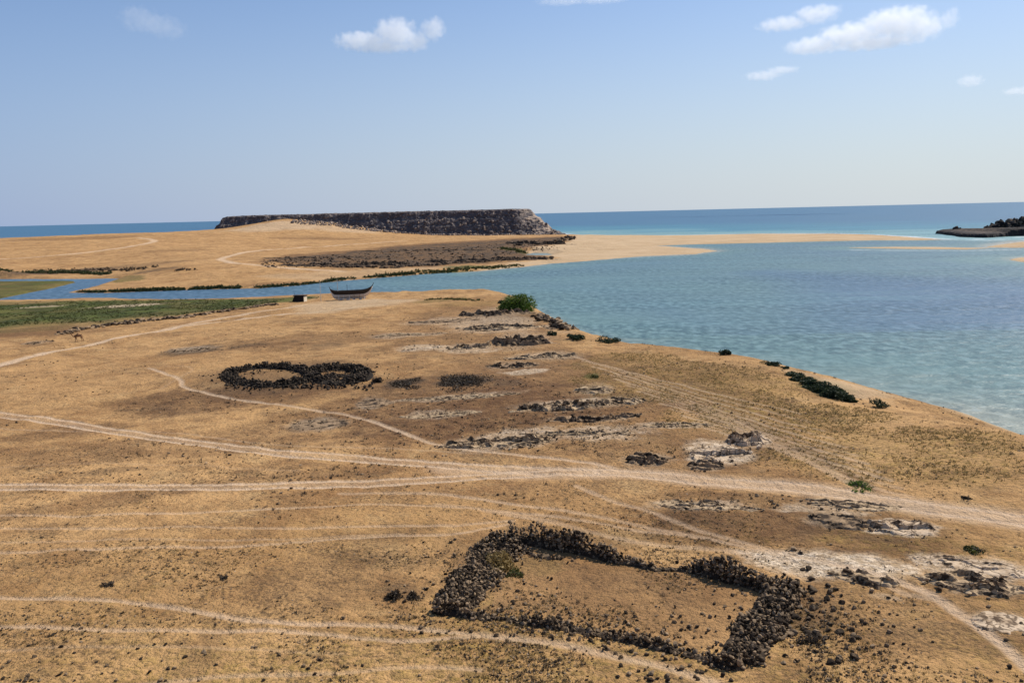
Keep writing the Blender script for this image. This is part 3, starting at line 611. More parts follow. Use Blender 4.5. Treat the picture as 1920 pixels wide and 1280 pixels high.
glab = {0: 'bare tan dry ground sloping down from the viewpoint to the lagoon', 1: 'pale two-rutted dirt road running level across the middle of the picture', 2: 'pale rutted dirt road slanting down from the left edge to meet the level road',
        3: 'pale dirt road curving from the left edge up to the beached boat', 4: 'thin footpath winding past the double ring of dark stones', 5: 'faint worn footpaths crossing the foreground slope', 6: 'pale sandy tracks on the far orange plain',
        10: 'pale sand spit and beaches along the lagoon', 11: 'green marsh beside the creek', 12: 'yellow-green grassy islet in the creek at the left edge'}
for c, nm in names.items():
    q = Q[keep & (cq == c)]
    if not len(q): continue
    u, inv = np.unique(q, return_inverse=True)
    o = mesh_np(nm, V[u], [inv.reshape(-1, 4)], M_GROUND, None, {'mask_a': ma[u], 'mask_b': mb[u]}, True, NRM[u])
    tag(o, glab[c], None, None, 'structure')

# ------------------------------------------------------------------ water
wa = np.linspace(R(-80), R(80), 520); wd = np.concatenate([np.geomspace(40, 2500, 420, endpoint=False), np.geomspace(2500, 90000, 40)])
WD, WA = np.meshgrid(wd, wa, indexing='ij'); WX = WD * np.sin(WA); WY = WD * np.cos(WA)
ws = np.full(WX.shape, 1e9)
for P in (P1, P2, isl, R1, R2, R3): ws = np.minimum(ws, np.where(inside(WX, WY, P), 0, segdist(WX, WY, P, True)[0]))
# seaward side: beyond the spit and the line that joins it to the right-hand rocks
SEAL = [(-4000, 1195), (-700, 1190), (-100, 1150), (60, 1010)] + wpts([(1100, 448), (1280, 448), (1500, 446), (1700, 447), (1768, 449)]) + [tuple(unproj(1840, 452, 0)), tuple(unproj(2300, 440, 0)), (4000, 900)]
sx = np.array([p[0] for p in SEAL]); sy = np.array([float(p[1]) for p in SEAL]); od = np.argsort(sx)
sea = WY > np.interp(WX, sx[od], sy[od])
depth = np.where(sea, np.clip(ws / 900, 0, 1), np.clip(ws / 170, 0, 1))
# shoals in the lagoon behind the spit stay shallow and turquoise
depth = np.where((~sea) & (WX < -30), np.maximum(depth, .55), depth)
shoal = np.exp(-((WX - 90) / 170) ** 2 - ((WY - 420) / 150) ** 2) * .5 + np.exp(-((WX - 10) / 60) ** 2 - ((WY - 330) / 80) ** 2) * .35
depth = np.where(sea, depth, np.maximum(depth - shoal, np.minimum(.22, depth)))
depth = np.where((~sea) & (WX > 25) & (WY < 190), np.minimum(depth, ws / 400), depth)
foam = np.where(sea, sstep(14, 2, ws) * (WX > 60) + .7 * sstep(7, 0, np.abs(ws - 32 - 8 * fbm(WX / 60, WY / 60, 8, 3))) * (WX > 200) * sstep(-.1, .3, fbm(WX / 90, WY / 90, 9, 2)), 0).clip(0, 1)
bar = segdist(WX, WY, wpts([(1600, 469), (1700, 469.5), (1812, 470), (1900, 468)]))[0]; foam = np.maximum(foam, .7 * sstep(5, 1, bar))
wv = np.stack([WX, WY, np.zeros_like(WX)], -1).reshape(-1, 3); wi = np.arange(wv.shape[0]).reshape(WX.shape)
wq = np.stack([wi[:-1, :-1], wi[1:, :-1], wi[1:, 1:], wi[:-1, 1:]], -1).reshape(-1, 4)[:, ::-1]
for nm, sel, m, lab in (('lagoon', ~sea, M_LAGOON, 'calm turquoise lagoon and creek'), ('sea', sea, M_SEA, 'deep blue open sea out to the horizon')):
    q = wq[sel.reshape(-1)[wq[:, 0]]]; u, inv = np.unique(q, return_inverse=True)
    tag(mesh_np(nm, wv[u], [inv.reshape(-1, 4)], m, None, {'depth': depth.reshape(-1)[u], 'foam': foam.reshape(-1)[u]}, True), lab, None, None, 'structure')

# ------------------------------------------------------------------ stones
def ico(sub):
    b = bmesh.new(); bmesh.ops.create_icosphere(b, subdivisions=sub, radius=1)
    v = np.array([x.co[:] for x in b.verts]); f = np.array([[w.index for w in x.verts] for x in b.faces]); b.free(); return v, f
ICO2 = ico(2); ICO3 = ico(3)
def rock_proto(base, cuts=9, seed=0):
    g = np.random.default_rng(seed); v = base[0].copy()
    for _ in range(cuts):
        n = g.normal(size=3); n /= np.linalg.norm(n); c = g.uniform(.38, .72); d = v @ n
        v = v - np.maximum(d - c, 0)[:, None] * n
    v *= 1 + .12 * np.sin(v @ g.normal(size=3) * 3 + 1)[:, None]
    return v, base[1]
ROCKS = [rock_proto(ICO2, 9, i) for i in range(14)]; BIGROCKS = [rock_proto(ICO3, 13, 50 + i) for i in range(8)]
def rot3(g, flat=False):
    a = g.uniform(0, 2 * np.pi); m = Matrix.Rotation(a, 3, 'Z')
    t = .35 if flat else 3.14
    return np.array(m @ Matrix.Rotation(g.uniform(-t, t), 3, 'X') @ Matrix.Rotation(g.uniform(-t, t), 3, 'Y'))
def put(mb_, g, p, s, flat=False, big=False, tone=None):
    v, f = (BIGROCKS if big else ROCKS)[g.integers(8 if big else 14)]
    s = np.asarray(s) if np.ndim(s) else np.array([s, s * g.uniform(.7, 1), s * g.uniform(.55, .9)])
    mb_.add((v * s) @ rot3(g, flat).T + np.asarray(p), f, g.uniform(0, 1) if tone is None else tone)

def rubble_wall(pxs, height, width, spill, parent, mat, size=.158, dens=1.0, seed=0, name='rubble_wall', raw=None):
    g = np.random.default_rng(seed); P = np.array(smooth_line(raw or hits(pxs), 4)); m = MB()
    seg = np.hypot(*np.diff(P, axis=0).T); L = seg.sum(); cum = np.r_[0, np.cumsum(seg)]
    hs = np.array(height if np.ndim(height) else [height] * 2, float) * .88
    n = int(L / (size * 1.25) * dens)
    ns = max(8, int(L / .25)); cs = np.linspace(-1, 1, 9); rows = []                       # the packed core of the wall
    for i in range(ns + 1):
        s = i / ns * L; x = np.interp(s, cum, P[:, 0]); y = np.interp(s, cum, P[:, 1]); k = min(len(P) - 2, max(0, np.searchsorted(cum, s) - 1))
        t = (P[k + 1] - P[k]) / (np.linalg.norm(P[k + 1] - P[k]) + 1e-9); nr = np.array([-t[1], t[0]]); hh = np.interp(s / L, np.linspace(0, 1, len(hs)), hs) * .36
        for c_ in cs:
            q = np.array([x, y]) + nr * c_ * width * .55; e_ = (1 - abs(c_) ** 2.5) * (0 if i in (0, ns) else 1)
            rows.append((q[0], q[1], float(hgt(*q)) - .12 + (hh + .12) * e_ * g.uniform(.75, 1.05)))
    ii = np.arange(len(rows)).reshape(ns + 1, 9); m.add(np.array(rows), np.stack([ii[:-1, :-1], ii[1:, :-1], ii[1:, 1:], ii[:-1, 1:]], -1).reshape(-1, 4)[:, ::-1], .25)
    for i in range(n):
        s = (i + g.uniform(-.4, .4)) / n * L; x = np.interp(s, cum, P[:, 0]); y = np.interp(s, cum, P[:, 1])
        k = min(len(P) - 2, max(0, np.searchsorted(cum, s) - 1)); t = (P[k + 1] - P[k]) / (np.linalg.norm(P[k + 1] - P[k]) + 1e-9); nr = np.array([-t[1], t[0]])
        hh = np.interp(s / L, np.linspace(0, 1, len(hs)), hs) * (.62 + .7 * vnoise(np.array([s * .9]), np.array([seed * 3.]), 4)[0]) 
        lay = max(1, int(hh / (size * 1.1)))
        for l in range(lay):
            wl = width * (.62 + .7 * vnoise(np.array([s * .8]), np.array([seed * 5.]), 3)[0]) * (1 - .5 * l / max(1, lay)); na = max(1, int(wl / (size * 1.5)))
            for a in range(na):
                o = (a + .5) / na * wl - wl / 2 + g.normal(0, .06)
                if l == lay - 1 and g.random() < .2: continue
                q = np.array([x, y]) + nr * o + t * g.normal(0, .05)
                sz = size * g.uniform(.62, 1.25)
                put(m, g, (q[0], q[1], float(hgt(*q)) + size * .45 + l * size * 1.05), sz)
        for _ in range(int(spill * 4)):
            if g.random() < .6:
                o = g.normal(0, width * .5 + spill * .8); q = np.array([x, y]) + nr * o + t * g.normal(0, .2)
                put(m, g, (q[0], q[1], float(hgt(*q)) + size * .3), size * g.uniform(.4, 1.05))
    return m.build(name, mat, parent)

def at(px, py): return tuple(hit(px, py))
# the big ruined pen in the foreground
pen = empty('stone_enclosure', at(1170, 1110)); tag(pen, 'large ruined four-sided pen of tumbled brown rubble walls in the right foreground', 'stone enclosure')
def sub(o, root):
    o.matrix_parent_inverse = Matrix.Translation(-Vector(root.location)); return o
sub(rubble_wall([(955, 1012), (1010, 1022), (1080, 1034), (1140, 1048), (1165, 1054)], [1.55, 1.7, 1.6, 1.2], .8, .12, pen, M_WALL, seed=1), pen)['label'] = 'tall dark back wall still standing'
sub(rubble_wall([(1165, 1054), (1200, 1060), (1230, 1068), (1262, 1068), (1300, 1070)], [1.0, .8, .35, .7], .7, .3, pen, M_WALL, seed=2), pen)['label'] = 'low broken stretch of the back wall'
sub(rubble_wall([(1300, 1070), (1345, 1082), (1400, 1096), (1450, 1112)], [1.1, 1.6, 1.5, 1.1], .85, .25, pen, M_WALL, seed=3), pen)['label'] = 'thick standing corner of the back wall'
sub(rubble_wall([(1470, 1105), (1450, 1140), (1430, 1175), (1405, 1205), (1385, 1245)], [.9, .75, .65, .7, 1.0], 2.3, 1.5, pen, M_WALL, seed=4), pen)['label'] = 'collapsed side wall spread into a bank of stones'
sub(rubble_wall([(1325, 1240), (1350, 1246), (1400, 1250)], [.7, 1.0, 1.1], .8, .3, pen, M_WALL, seed=5), pen)
sub(rubble_wall([(1135, 1192), (1180, 1200), (1230, 1211), (1278, 1224)], [.4, .7, .65, .3], .9, 1.1, pen, M_WALL, seed=6), pen)
sub(rubble_wall([(968, 1164), (1010, 1169), (1060, 1176), (1118, 1190)], [.4, .75, .5, .3], .9, 1.0, pen, M_WALL, seed=7), pen)
sub(rubble_wall([(815, 1146), (850, 1150), (890, 1155), (915, 1160)], [.8, 1.05, .95, .35], .85, .3, pen, M_WALL, seed=8), pen)
sub(rubble_wall([(945, 1015), (925, 1045), (900, 1075), (872, 1108), (848, 1140)], [.95, .7, .55, .6, .85], 3.0, 1.2, pen, M_WALL, seed=9), pen)['label'] = 'wide collapsed side wall overgrown with dry grass'
sub(rubble_wall([(1100, 1186), (1150, 1193)], .3, .9, .7, pen, M_WALL, seed=21), pen); sub(rubble_wall([(1275, 1222), (1300, 1230), (1335, 1240)], .28, .8, .9, pen, M_WALL, seed=22), pen)
sub(rubble_wall([(905, 1158), (940, 1160), (975, 1164)], .25, .8, .7, pen, M_WALL, seed=23), pen)
sub(rubble_wall([(950, 1022), (1000, 1040), (1060, 1048)], .25, .7, .3, pen, M_WALL, size=.16, seed=10), pen)

# the double ring of dark stones
ring = empty('ring_enclosure', at(560, 705)); tag(ring, 'double ring of black piled stones around bare orange sand, left of centre', 'stone ring')
def ell(cx, cy, rx, ry, a0=0, a1=360, n=20): return [(cx + rx * math.cos(R(a)), cy - ry * math.sin(R(a))) for a in np.linspace(a0, a1, n)]
sub(rubble_wall(ell(506, 706, 78, 16.5), [.9, 1.2, 1.35, 1.1, .9, 1.0, 1.2, .9], 2.6, .8, ring, M_RING, .27, seed=11, name='ring_wall'), ring)
sub(rubble_wall(ell(634, 705, 50, 13, 170, -170), [1.1, 1.3, 1.2, 1.0, 1.0, 1.2], 2.9, .8, ring, M_RING, .27, seed=12, name='ring_wall'), ring)
sub(rubble_wall([(610, 706), (640, 705), (668, 705)], .55, 3.0, .6, ring, M_RING, .27, seed=13, name='ring_wall'), ring)
o = MB(); g = np.random.default_rng(5)
for k in range(170):
    p = at(420 + g.uniform(0, 280), 725 + g.normal(0, 3)); put(o, g, (p[0], p[1], p[2] + .15), g.uniform(.15, .4))
tag(sub(o.build('stone_spill', M_RING, ring), ring), None, None, None, 'stuff')

# outcrops of rock: layered slabs and blocks, built to the size of each
def outcrop(name, label, cx, cy, rx, ry, mat, n, thick, seed, slab=.7, rise=.6, cat='rock outcrop'):
    """a patch of bedded rock: low scarps that break off towards the viewer's side and dip gently behind, with blocks fallen from them"""
    g = np.random.default_rng(seed); c = np.array(at(cx, cy)); an = math.atan2(c[0], c[1]) + g.uniform(-.18, .18); d = math.hypot(c[0], c[1])
    T = np.array([math.cos(an), -math.sin(an)]); Rr = np.array([math.sin(an), math.cos(an)])
    L = rx * d / F * 1.12; D = max(1.0, min(ry * d / F * 3.0, L * .95)); st = max(.075, d * .0011)
    aa = np.arange(-L * 1.15, L * 1.15, st); bb = np.arange(-D * 1.2, D * 1.2, st); A_, B_ = np.meshgrid(aa, bb)
    GX = c[0] + A_ * T[0] + B_ * Rr[0]; GY = c[1] + A_ * T[1] + B_ * Rr[1]
    k = seed * 13.7; sp_ = max(.7, D * (.8 if n < 50 else .55 if n < 80 else .42))
    env = np.sqrt((A_ / L) ** 2 + (B_ / D) ** 2) + .42 * fbm(A_ / (L * .35) + k, B_ / (D * .5), seed, 4)
    e = sstep(1.0, .72, env)
    ph = B_ / sp_ + 1.1 * fbm(A_ / (sp_ * 1.6) + k, B_ / (sp_ * 2.2), seed + 1, 4) + .35 * fbm(A_ / .5, B_ / .5, seed + 2, 2) * min(1, .6 / sp_) + .12 * A_ / sp_
    fl = np.floor(ph); fr = ph - fl
    amp = vnoise(A_ / (sp_ * .9) + fl * 7.1 + k, fl * 3.3, seed + 3)
    amp = sstep(.22, .6, amp) * (.55 + .45 * vnoise(A_ / .7 + fl * 5, fl * 2., seed + 5))
    jt = vnoise(np.floor(A_ / (sp_ * .28) + fl * 1.7 + .6 * fbm(A_, B_, seed + 6, 2)), fl, seed + 4)        # joints break each bed into blocks
    z = np.clip(fr / .07, 0, 1) * (1 - fr) ** .8 * amp * (.75 + .3 * jt) * thick * (.5 + .45 * rise)
    z = z + fbm(A_ / .8, B_ / .8, seed + 8, 4) * .10 * thick + fbm(A_ / .22, B_ / .22, seed + 9, 2) * .03
    Z = hgt(GX, GY) - .10 + e * (z + .13)
    v = np.stack([GX, GY, Z], -1).reshape(-1, 3) ; i_ = np.arange(v.shape[0]).reshape(GX.shape)
    q = np.stack([i_[:-1, :-1], i_[:-1, 1:], i_[1:, 1:], i_[1:, :-1]], -1).reshape(-1, 4)
    q = q[(e.reshape(-1)[q] > .02).any(1)]; tone = (.5 + .5 * fbm(A_ / 1.3, B_ / .7, seed + 7, 4) + (jt - .5) * .4).clip(0, 1).reshape(-1)
    u, inv = np.unique(q, return_inverse=True)
    m = MB(); m.v.append(v[u]); m.f.append(inv.reshape(-1, 4)); m.t.append(tone[u]); m.n = len(u)
    ok = np.argwhere((fr < .25) & (e > .2) & (amp > .3)); ok = ok if len(ok) else np.argwhere(e > .2)
    for j in range(int(n * (1.1 - slab) * .8)):
        y_, x_ = ok[g.integers(len(ok))]; s_ = thick * g.uniform(.10, .34); o_ = g.uniform(0, .8)
        px_, py_ = GX[y_, x_] - Rr[0] * o_, GY[y_, x_] - Rr[1] * o_
        put(m, g, (px_, py_, float(hgt(px_, py_)) + s_ * .45 + (0 if o_ > .25 else Z[y_, x_] - float(hgt(GX[y_, x_], GY[y_, x_])))), np.array([s_ * 1.3, s_, s_ * .7]), True)
    o = m.build(name, mat, None, loc=c); tag(o, label, cat); return o
for i, a in enumerate(OC):
    outcrop('rock_outcrop', a[0], a[1], a[2], a[3], a[4], a[5], a[6], a[7], 100 + i, a[8], a[9])

# the rocky step between marsh and sand, in three lengths
def bank(label, pxs, seed, mat=M_DARKR, size=.75, n=110, depth=2.2, name='rocky_bank', rz=.3):
    g = np.random.default_rng(seed); P = np.array(smooth_line(hits(pxs), 5)); m = MB()
    seg = np.hypot(*np.diff(P, axis=0).T); cum = np.r_[0, np.cumsum(seg)]
    for i in range(n):
        s = g.uniform(0, cum[-1]); q = np.array([np.interp(s, cum, P[:, 0]), np.interp(s, cum, P[:, 1])]) + g.normal(0, depth * .5, 2)
        if fbm(np.array([s / 7]), np.array([seed * 1.]), 3, 2)[0] < -.25: continue
        sz = size * g.uniform(.35, 1.15); put(m, g, (q[0], q[1], float(hgt(*q)) + sz * rz), np.array([sz * 1.4, sz * g.uniform(.7, 1.1), sz * .6]), True, sz > .8)
    return tag(m.build(name, mat, None, loc=(P[0][0], P[0][1], float(hgt(*P[0])))), label, 'rock bank')
bank('broken line of dark rocks at the low end of the marsh near the camel', [(78, 634), (110, 628), (150, 618), (190, 613)], 31)
bank('thick dark rock bank along the middle of the marsh edge', [(190, 612), (240, 607), (300, 600), (350, 595)], 32, M_DARKR, .95, 150)
bank('thin rock edge of the marsh nearest the hut', [(350, 594), (400, 587), (450, 580), (520, 571)], 33, M_DARKR, .8, 120)
bank('brown rocks stepping down the hill edge to the lagoon right of the big green bush', [(1000, 591), (1025, 600), (1052, 612), (1080, 624)], 37, M_DARKR, 1.0, 90, 1.8, 'rocky_bank', .5)
bank('low black cliff edge of the far shelf above the green shore', [(560, 499), (640, 501), (720, 502), (800, 498), (880, 492), (960, 487), (1030, 484)], 34, M_SHELF, 1.5, 260, 5, 'rock_ledge')
bank('black cliff edge of the far shelf where the sand spit begins', [(960, 462), (1000, 459), (1040, 455), (1068, 449), (1066, 445)], 35, M_SHELF, 2.0, 120, 6, 'rock_ledge', .5)
m_ = MB(); g = np.random.default_rng(36)
for k in range(700):
    fx = g.uniform(); px = 490 + 570 * fx; lo = 489 - 42 * fx; hi = 502 - 36 * fx ** 2
    p = at(px, g.uniform(lo, hi)); s = g.uniform(.25, .9) * (1 if g.random() < .85 else 1.6)
    put(m_, g, (p[0], p[1], p[2] + s * .2), np.array([s * 1.3, s, s * .6]), True)
tag(m_.build('shelf_rubble', M_SHELF), 'dark rubble strewn over the low shelf on the far shore', 'rubble', None, 'stuff')

# ------------------------------------------------------------------ headland: flat-topped black mesa
def heightfield(x0, x1, y0, y1, step, fn, name, mat, label, minz):
    xs = np.arange(x0, x1, step); ys = np.arange(y0, y1, step); GX, GY = np.meshgrid(xs, ys); Z, tone, disp = fn(GX, GY)
    v = np.stack([GX + disp[0], GY + disp[1], Z], -1).reshape(-1, 3); i = np.arange(v.shape[0]).reshape(GX.shape)
    q = np.stack([i[:-1, :-1], i[:-1, 1:], i[1:, 1:], i[1:, :-1]], -1).reshape(-1, 4); q = q[v[q, 2].max(1) > minz]
    u, inv = np.unique(q, return_inverse=True)
    return tag(mesh_np(name, v[u], [inv.reshape(-1, 4)], mat, None, {'tone': tone.reshape(-1)[u]}, False), label, None, None, 'structure')
def wd_at(px, d): return ((px - 960) / F * d * 1.004 + 0.0, d)
MO = [wd_at(372, 1050), wd_at(480, 1038), wd_at(600, 1034), wd_at(720, 1026), wd_at(850, 1022), wd_at(960, 1018), wd_at(1030, 1014), wd_at(1056, 1024), wd_at(1066, 1045), wd_at(1064, 1090), (58, 1150), (10, 1220), (-150, 1260), (-330, 1240), (-400, 1130)]
def mesa(GX, GY):
    d = segdist(GX, GY, MO, True)[0]; sd = np.where(inside(GX, GY, MO), d, -d)
    sd = sd + fbm(GX / 28, GY / 28, 5, 4) * 7 + fbm(GX / 6, GY / 6, 15, 3) * 1.0
    t = sd / 32.0
    top = 37.2 + fbm(GX / 40, GY / 40, 6, 3) * .5 - 2.2 * sstep(-345, -420, GX)
    right = sstep(6, 32, GX)                      # the seaward end slopes more gently and shows tan rock
    pr = np.interp(t * (1 - .42 * right), [-.2, 0, .16, .3, .42, .52, .62, .74, .86, 1.0, 1.2], [-.1, .0, .16, .24, .44, .50, .68, .74, .96, 1.0, 1.0])
    Z = top * pr - 1 + fbm(GX / 4, GY / 4, 25, 4) * 1.7 * np.clip(1.25 - t, 0.10, 1) + fbm(GX / 1.3, GY / 1.3, 26, 2) * .55 * (t < 1.05)
    Z = np.where(t < -.2, -9, np.minimum(Z, top + .5))
    tone = .18 + .25 * fbm(GX / 9, GY / 9, 35, 4) + .42 * right * sstep(-.25, .25, fbm(GX / 14, Z / 6, 36, 3) + .1) * sstep(.15, .4, t) + .35 * sstep(.35, .6, fbm(GX / 7, Z / 2.5, 37, 3)) * (t < 1)
    return Z, tone.clip(0, 1), (fbm(GX / 3, Z / 2.2, 45, 3) * 1.2, fbm(GX / 3.5, Z / 1.6, 46, 3) * 2.2 * (t < 1.05))
heightfield(-470, 110, 985, 1280, .8, mesa, 'headland', M_MESA, 'flat-topped black rock headland across the lagoon', -1)
m_ = MB(); g = np.random.default_rng(77)
for k in range(900):                               # fallen blocks on the talus
    px = g.uniform(560, 1045); d = g.uniform(1004, 1046); x, y = wd_at(px, d)
    z = float(mesa(np.array([[x]]), np.array([[y]]))[0][0, 0]); gz = max(float(hgt(x, y)), 0)
    s = g.uniform(.6, 2.4) if g.random() < .9 else g.uniform(2, 3.4)
    put(m_, g, (x, y, max(z, gz) + s * .2), s)
tag(m_.build('talus', M_MESA), 'fallen black blocks at the foot of the headland', 'rubble', None, 'stuff')
m_ = MB(); p = at(924, 432); put(m_, g, (p[0], min(p[1], 1012), p[2] + 1.5), 2.4, False, True, 1.)
tag(m_.build('pale_boulder', plain('white_boulder_face', (.7, .65, .58), .9, .1)), 'single white boulder at the foot of the black headland', 'boulder')
# right-hand rock shelf with its crags
sh = wpts([(1753, 438), (1790, 442.5), (1800, 444.5), (1850, 446), (1900, 443), (1990, 441), (2200, 438), (2200, 430), (1900, 434.5), (1850, 435), (1800, 435), (1770, 436)])
def islet(GX, GY):
    d = segdist(GX, GY, sh, True)[0]; sd = np.where(inside(GX, GY, sh), d, -d) + fbm(GX / 8, GY / 8, 61, 4) * 2.6
    near = sstep(960, 700, GY); t = sd / 5; wd_ = sstep(wpts([(1760, 438)])[0][0], wpts([(1830, 440)])[0][0], GX)
    top = 3.6 + 3.9 * wd_ - 3.4 * sstep(705, 840, GY) * wd_
    pr = np.interp(t, [-.1, 0, .25, 1, 1.5], [-.3, .1, .75, .97, 1])
    Z = top * pr + fbm(GX / 2.5, GY / 2.5, 62, 3) * .7 * np.clip(1.4 - t, .15, 1)
    Z = np.where(t < -.1, -6, Z)
    return Z, (.2 + .25 * sstep(1.2, 3, t) + .2 * fbm(GX / 4, GY / 4, 63, 3)).clip(0, 1), (fbm(GX / 2, GY / 2, 64, 2) * .6, fbm(GX / 2, GY / 2, 65, 2) * .6)
sa = np.array(sh)
heightfield(sa[:, 0].min() - 10, min(sa[:, 0].max(), 720), sa[:, 1].min() - 10, 1000, 1.0, islet, 'rock_shelf', M_ISLET, 'low black rock shelf at the right edge of the lagoon mouth', -1)
def crag(label, pts, seed, d, base):
    g = np.random.default_rng(seed); m = MB()
    for px, py, s in pts:
        x = (px - 960) / F * d * 1.0; y = d
        ztop = CAMZ - (py - horizon(px)) / F * d
        for k in range(16):
            q = np.array([x, y]) + g.normal(0, s * .42, 2); zz = base + (ztop - base) * (k / 15) ** .8
            put(m, g, (q[0], q[1], max(base, zz - s * .6)), np.array([s, s * .8, s * 1.0]) * g.uniform(.55, .95) * (1.1 - .3 * k / 15), False, True)
    tag(m.build('crag', M_ISLET, None, loc=((pts[0][0] - 960) / F * d, d, base)), label, 'crag')
crag('low black crag with jagged top on the rock shelf', [(1862, 416, 6), (1872, 409, 5.5), (1884, 413, 5), (1850, 422, 4)], 81, 840, 3.5)
crag('taller black crag standing right of the low one, at the right edge', [(1893, 405, 5.5), (1903, 406, 5.5), (1912, 403, 5), (1924, 407, 6), (1936, 410, 7), (1900, 418, 6)], 82, 842, 3.5)
m_ = MB(); g = np.random.default_rng(83)
q = wpts([(1784, 438)])[0]; put(m_, g, (q[0], q[1] - 8, 5.2), np.array([4.2, 3.5, 3.6]), False, True, .3); put(m_, g, (q[0] + 3, q[1] - 8, 4.6), np.array([3, 3, 2.6]), False, True, .2)
tag(m_.build('boulder', M_ISLET), 'dark grey boulder on the low tip of the rock shelf', 'boulder')

# ------------------------------------------------------------------ plants
def leaf_cloud(m, g, c, r, n, ls, clumps=14, flat=0.0, shell=.55):
    c = np.asarray(c, float); r = np.asarray(r, float)
    cc = g.normal(size=(clumps, 3)); cc /= np.linalg.norm(cc, axis=1)[:, None]; cc *= g.uniform(.35, .85, (clumps, 1)); cc[:, 2] = np.abs(cc[:, 2]) * (1 - flat)
    tn = g.uniform(.1, 1, clumps); k = g.integers(clumps, size=n)
    o = g.normal(size=(n, 3)); o /= np.linalg.norm(o, axis=1)[:, None]; o *= g.uniform(shell, 1, (n, 1)) * g.uniform(.25, .48, clumps)[k][:, None]
    p = c + (cc[k] + o) * r; p[:, 2] = np.maximum(p[:, 2], c[2] + .03)
    a = g.normal(size=(n, 3)); a /= np.linalg.norm(a, axis=1)[:, None]; b = np.cross(a, g.normal(size=(n, 3))); b /= np.linalg.norm(b, axis=1)[:, None]
    s = ls * g.uniform(.6, 1.3, (n, 1))
    v = np.stack([p - a * s, p + b * s * .45, p + a * s, p - b * s * .45], 1).reshape(-1, 3)
    f = np.arange(n * 4).reshape(-1, 4)
    m.v.append(v); m.f.append(f + m.n); m.n += len(v); m.t.append(np.repeat((tn[k] * .7 + g.uniform(0, .3, n)), 4))

def bush(name, label, px, py, rpx, hpx, mat, n, ls, seed, cat='bush', depth=1., parts=True, lift=0, crown='crown', clumps=14, group=None):
    g = np.random.default_rng(seed); c = np.array(at(px, py)); d = math.hypot(c[0], c[1]); r = rpx * d / F; h = hpx * d / F
    root = empty(name, tuple(c)); tag(root, label, cat, group)
    m = MB(); leaf_cloud(m, g, (0, 0, lift - .1), (r, r * depth, h), n, ls, clumps); m.build(crown, mat, root)
    st = MB()
    for k in range(6):
        a = g.uniform(0, 6.28); e = np.array([math.cos(a) * r * .5, math.sin(a) * r * .5, h * g.uniform(.4, .7)])
        mid = e * np.array([.35, .35, .5]); st.add(*tube((0, 0, -.25), mid, .09 * r / 2 + .015, .06 * r / 2 + .01, 6), .4); st.add(*tube(mid, e, .06 * r / 2 + .01, .012, 6), .5)
    st.build('stem', M_TWIG, root); return root
bush('green_bush', 'large rounded bright green bush on the tip of the near hill', 967, 583, 38, 35, M_BUSH, 10000, .26, 201, depth=.9, clumps=30)
bush('green_bush', 'small dark bush crouching against the left side of the large bright bush', 940, 569, 9, 7, M_SHRUB, 700, .22, 202)
SHR = [('dark shrub tucked under the brown lagoon-edge crag', 1034, 628, 13, 9, 900, .22, 203), ('leafy dark shrub with two pointed tops right of the crag', 1078, 636, 17, 13, 1200, .22, 204), ('low dark shrub on the slope edge right of the two-topped shrub', 1136, 642, 24, 14, 1300, .2, 205),
       ('small lone shrub on the middle of the slope edge against the water', 1357, 664, 13, 11, 900, .17, 206), ('spreading shrub on the slope edge left of the long green thicket', 1446, 684, 16, 11, 900, .17, 207), ('small low shrub touching the upper end of the long green thicket', 1470, 690, 8, 6, 400, .15, 208),
       ('airy branching shrub on the slope edge right of the long green thicket', 1646, 762, 18, 18, 700, .13, 209)]
for s in SHR: bush('shrub', s[0], s[1], s[2], s[3] * 1.15, s[4] * .9, M_SHRUB, int(s[5] * .75), s[6], s[7], 'shrub', 1., True, 0, 'crown', 8)
# the long thicket hanging below the edge
th = empty('thicket', at(1545, 735)); tag(th, 'long dense dark green thicket on the bank above the pale beach', 'thicket')
m_ = MB(); g = np.random.default_rng(210)
for px, py, r, h, n in [(1490, 704, 20, 9, 1200), (1506, 714, 24, 11, 1800), (1524, 723, 27, 13, 2200), (1542, 732, 29, 14, 2400), (1558, 740, 29, 16, 2400), (1575, 746, 27, 22, 2600), (1592, 752, 14, 11, 800), (1520, 728, 22, 7, 900)]:
    c = at(px, py); d = math.hypot(c[0], c[1]); leaf_cloud(m_, g, (c[0], c[1], c[2] - .1), (r * d / F, r * d / F, h * d / F), n, .17)
sub(m_.build('crown', M_SHRUB, th), th)
m_ = MB()
for px, py in [(1500, 710), (1535, 726), (1570, 745)]:
    c = at(px, py)
    for k in range(4): m_.add(*tube((c[0], c[1], c[2] - .2), (c[0] + g.normal(0, .6), c[1] + g.normal(0, .6), c[2] + .9), .05, .015, 6), .4)
sub(m_.build('stem', M_TWIG, th), th)
bush('low_plant', 'bright green low plant just above the road at right', 1612, 912, 26, 6, M_BUSH, 700, .12, 220, 'plant', 1.2)
bush('low_plant', 'small grey-green plant in mid slope above the long pale shelf', 1115, 708, 12, 8, M_MARSH, 350, .14, 221, 'plant')
bush('low_plant', 'dull green plant on the brown patch at the right edge', 1835, 1034, 20, 8, M_MARSH, 600, .10, 222, 'plant', 1.3)
bush('dry_bush', 'dark dead bush lying in the near slope at right of the level road', 1812, 934, 10, 6, M_TWIG, 300, .12, 223, 'dry bush')
bush('dry_bush', 'flat blackish dead scrub right of the double stone ring', 762, 720, 38, 5, M_TWIG, 1300, .2, 224, 'dry scrub', 1.6)
bush('dry_bush', 'larger flat blackish dead scrub in the middle of the slope', 868, 718, 62, 6.5, M_TWIG, 2400, .2, 225, 'dry scrub', 1.6, clumps=26)
bush('dry_bush', 'sparse dead bush at the right end of the double stone ring', 706, 716, 12, 10, M_TWIG, 400, .18, 226, 'dry bush')
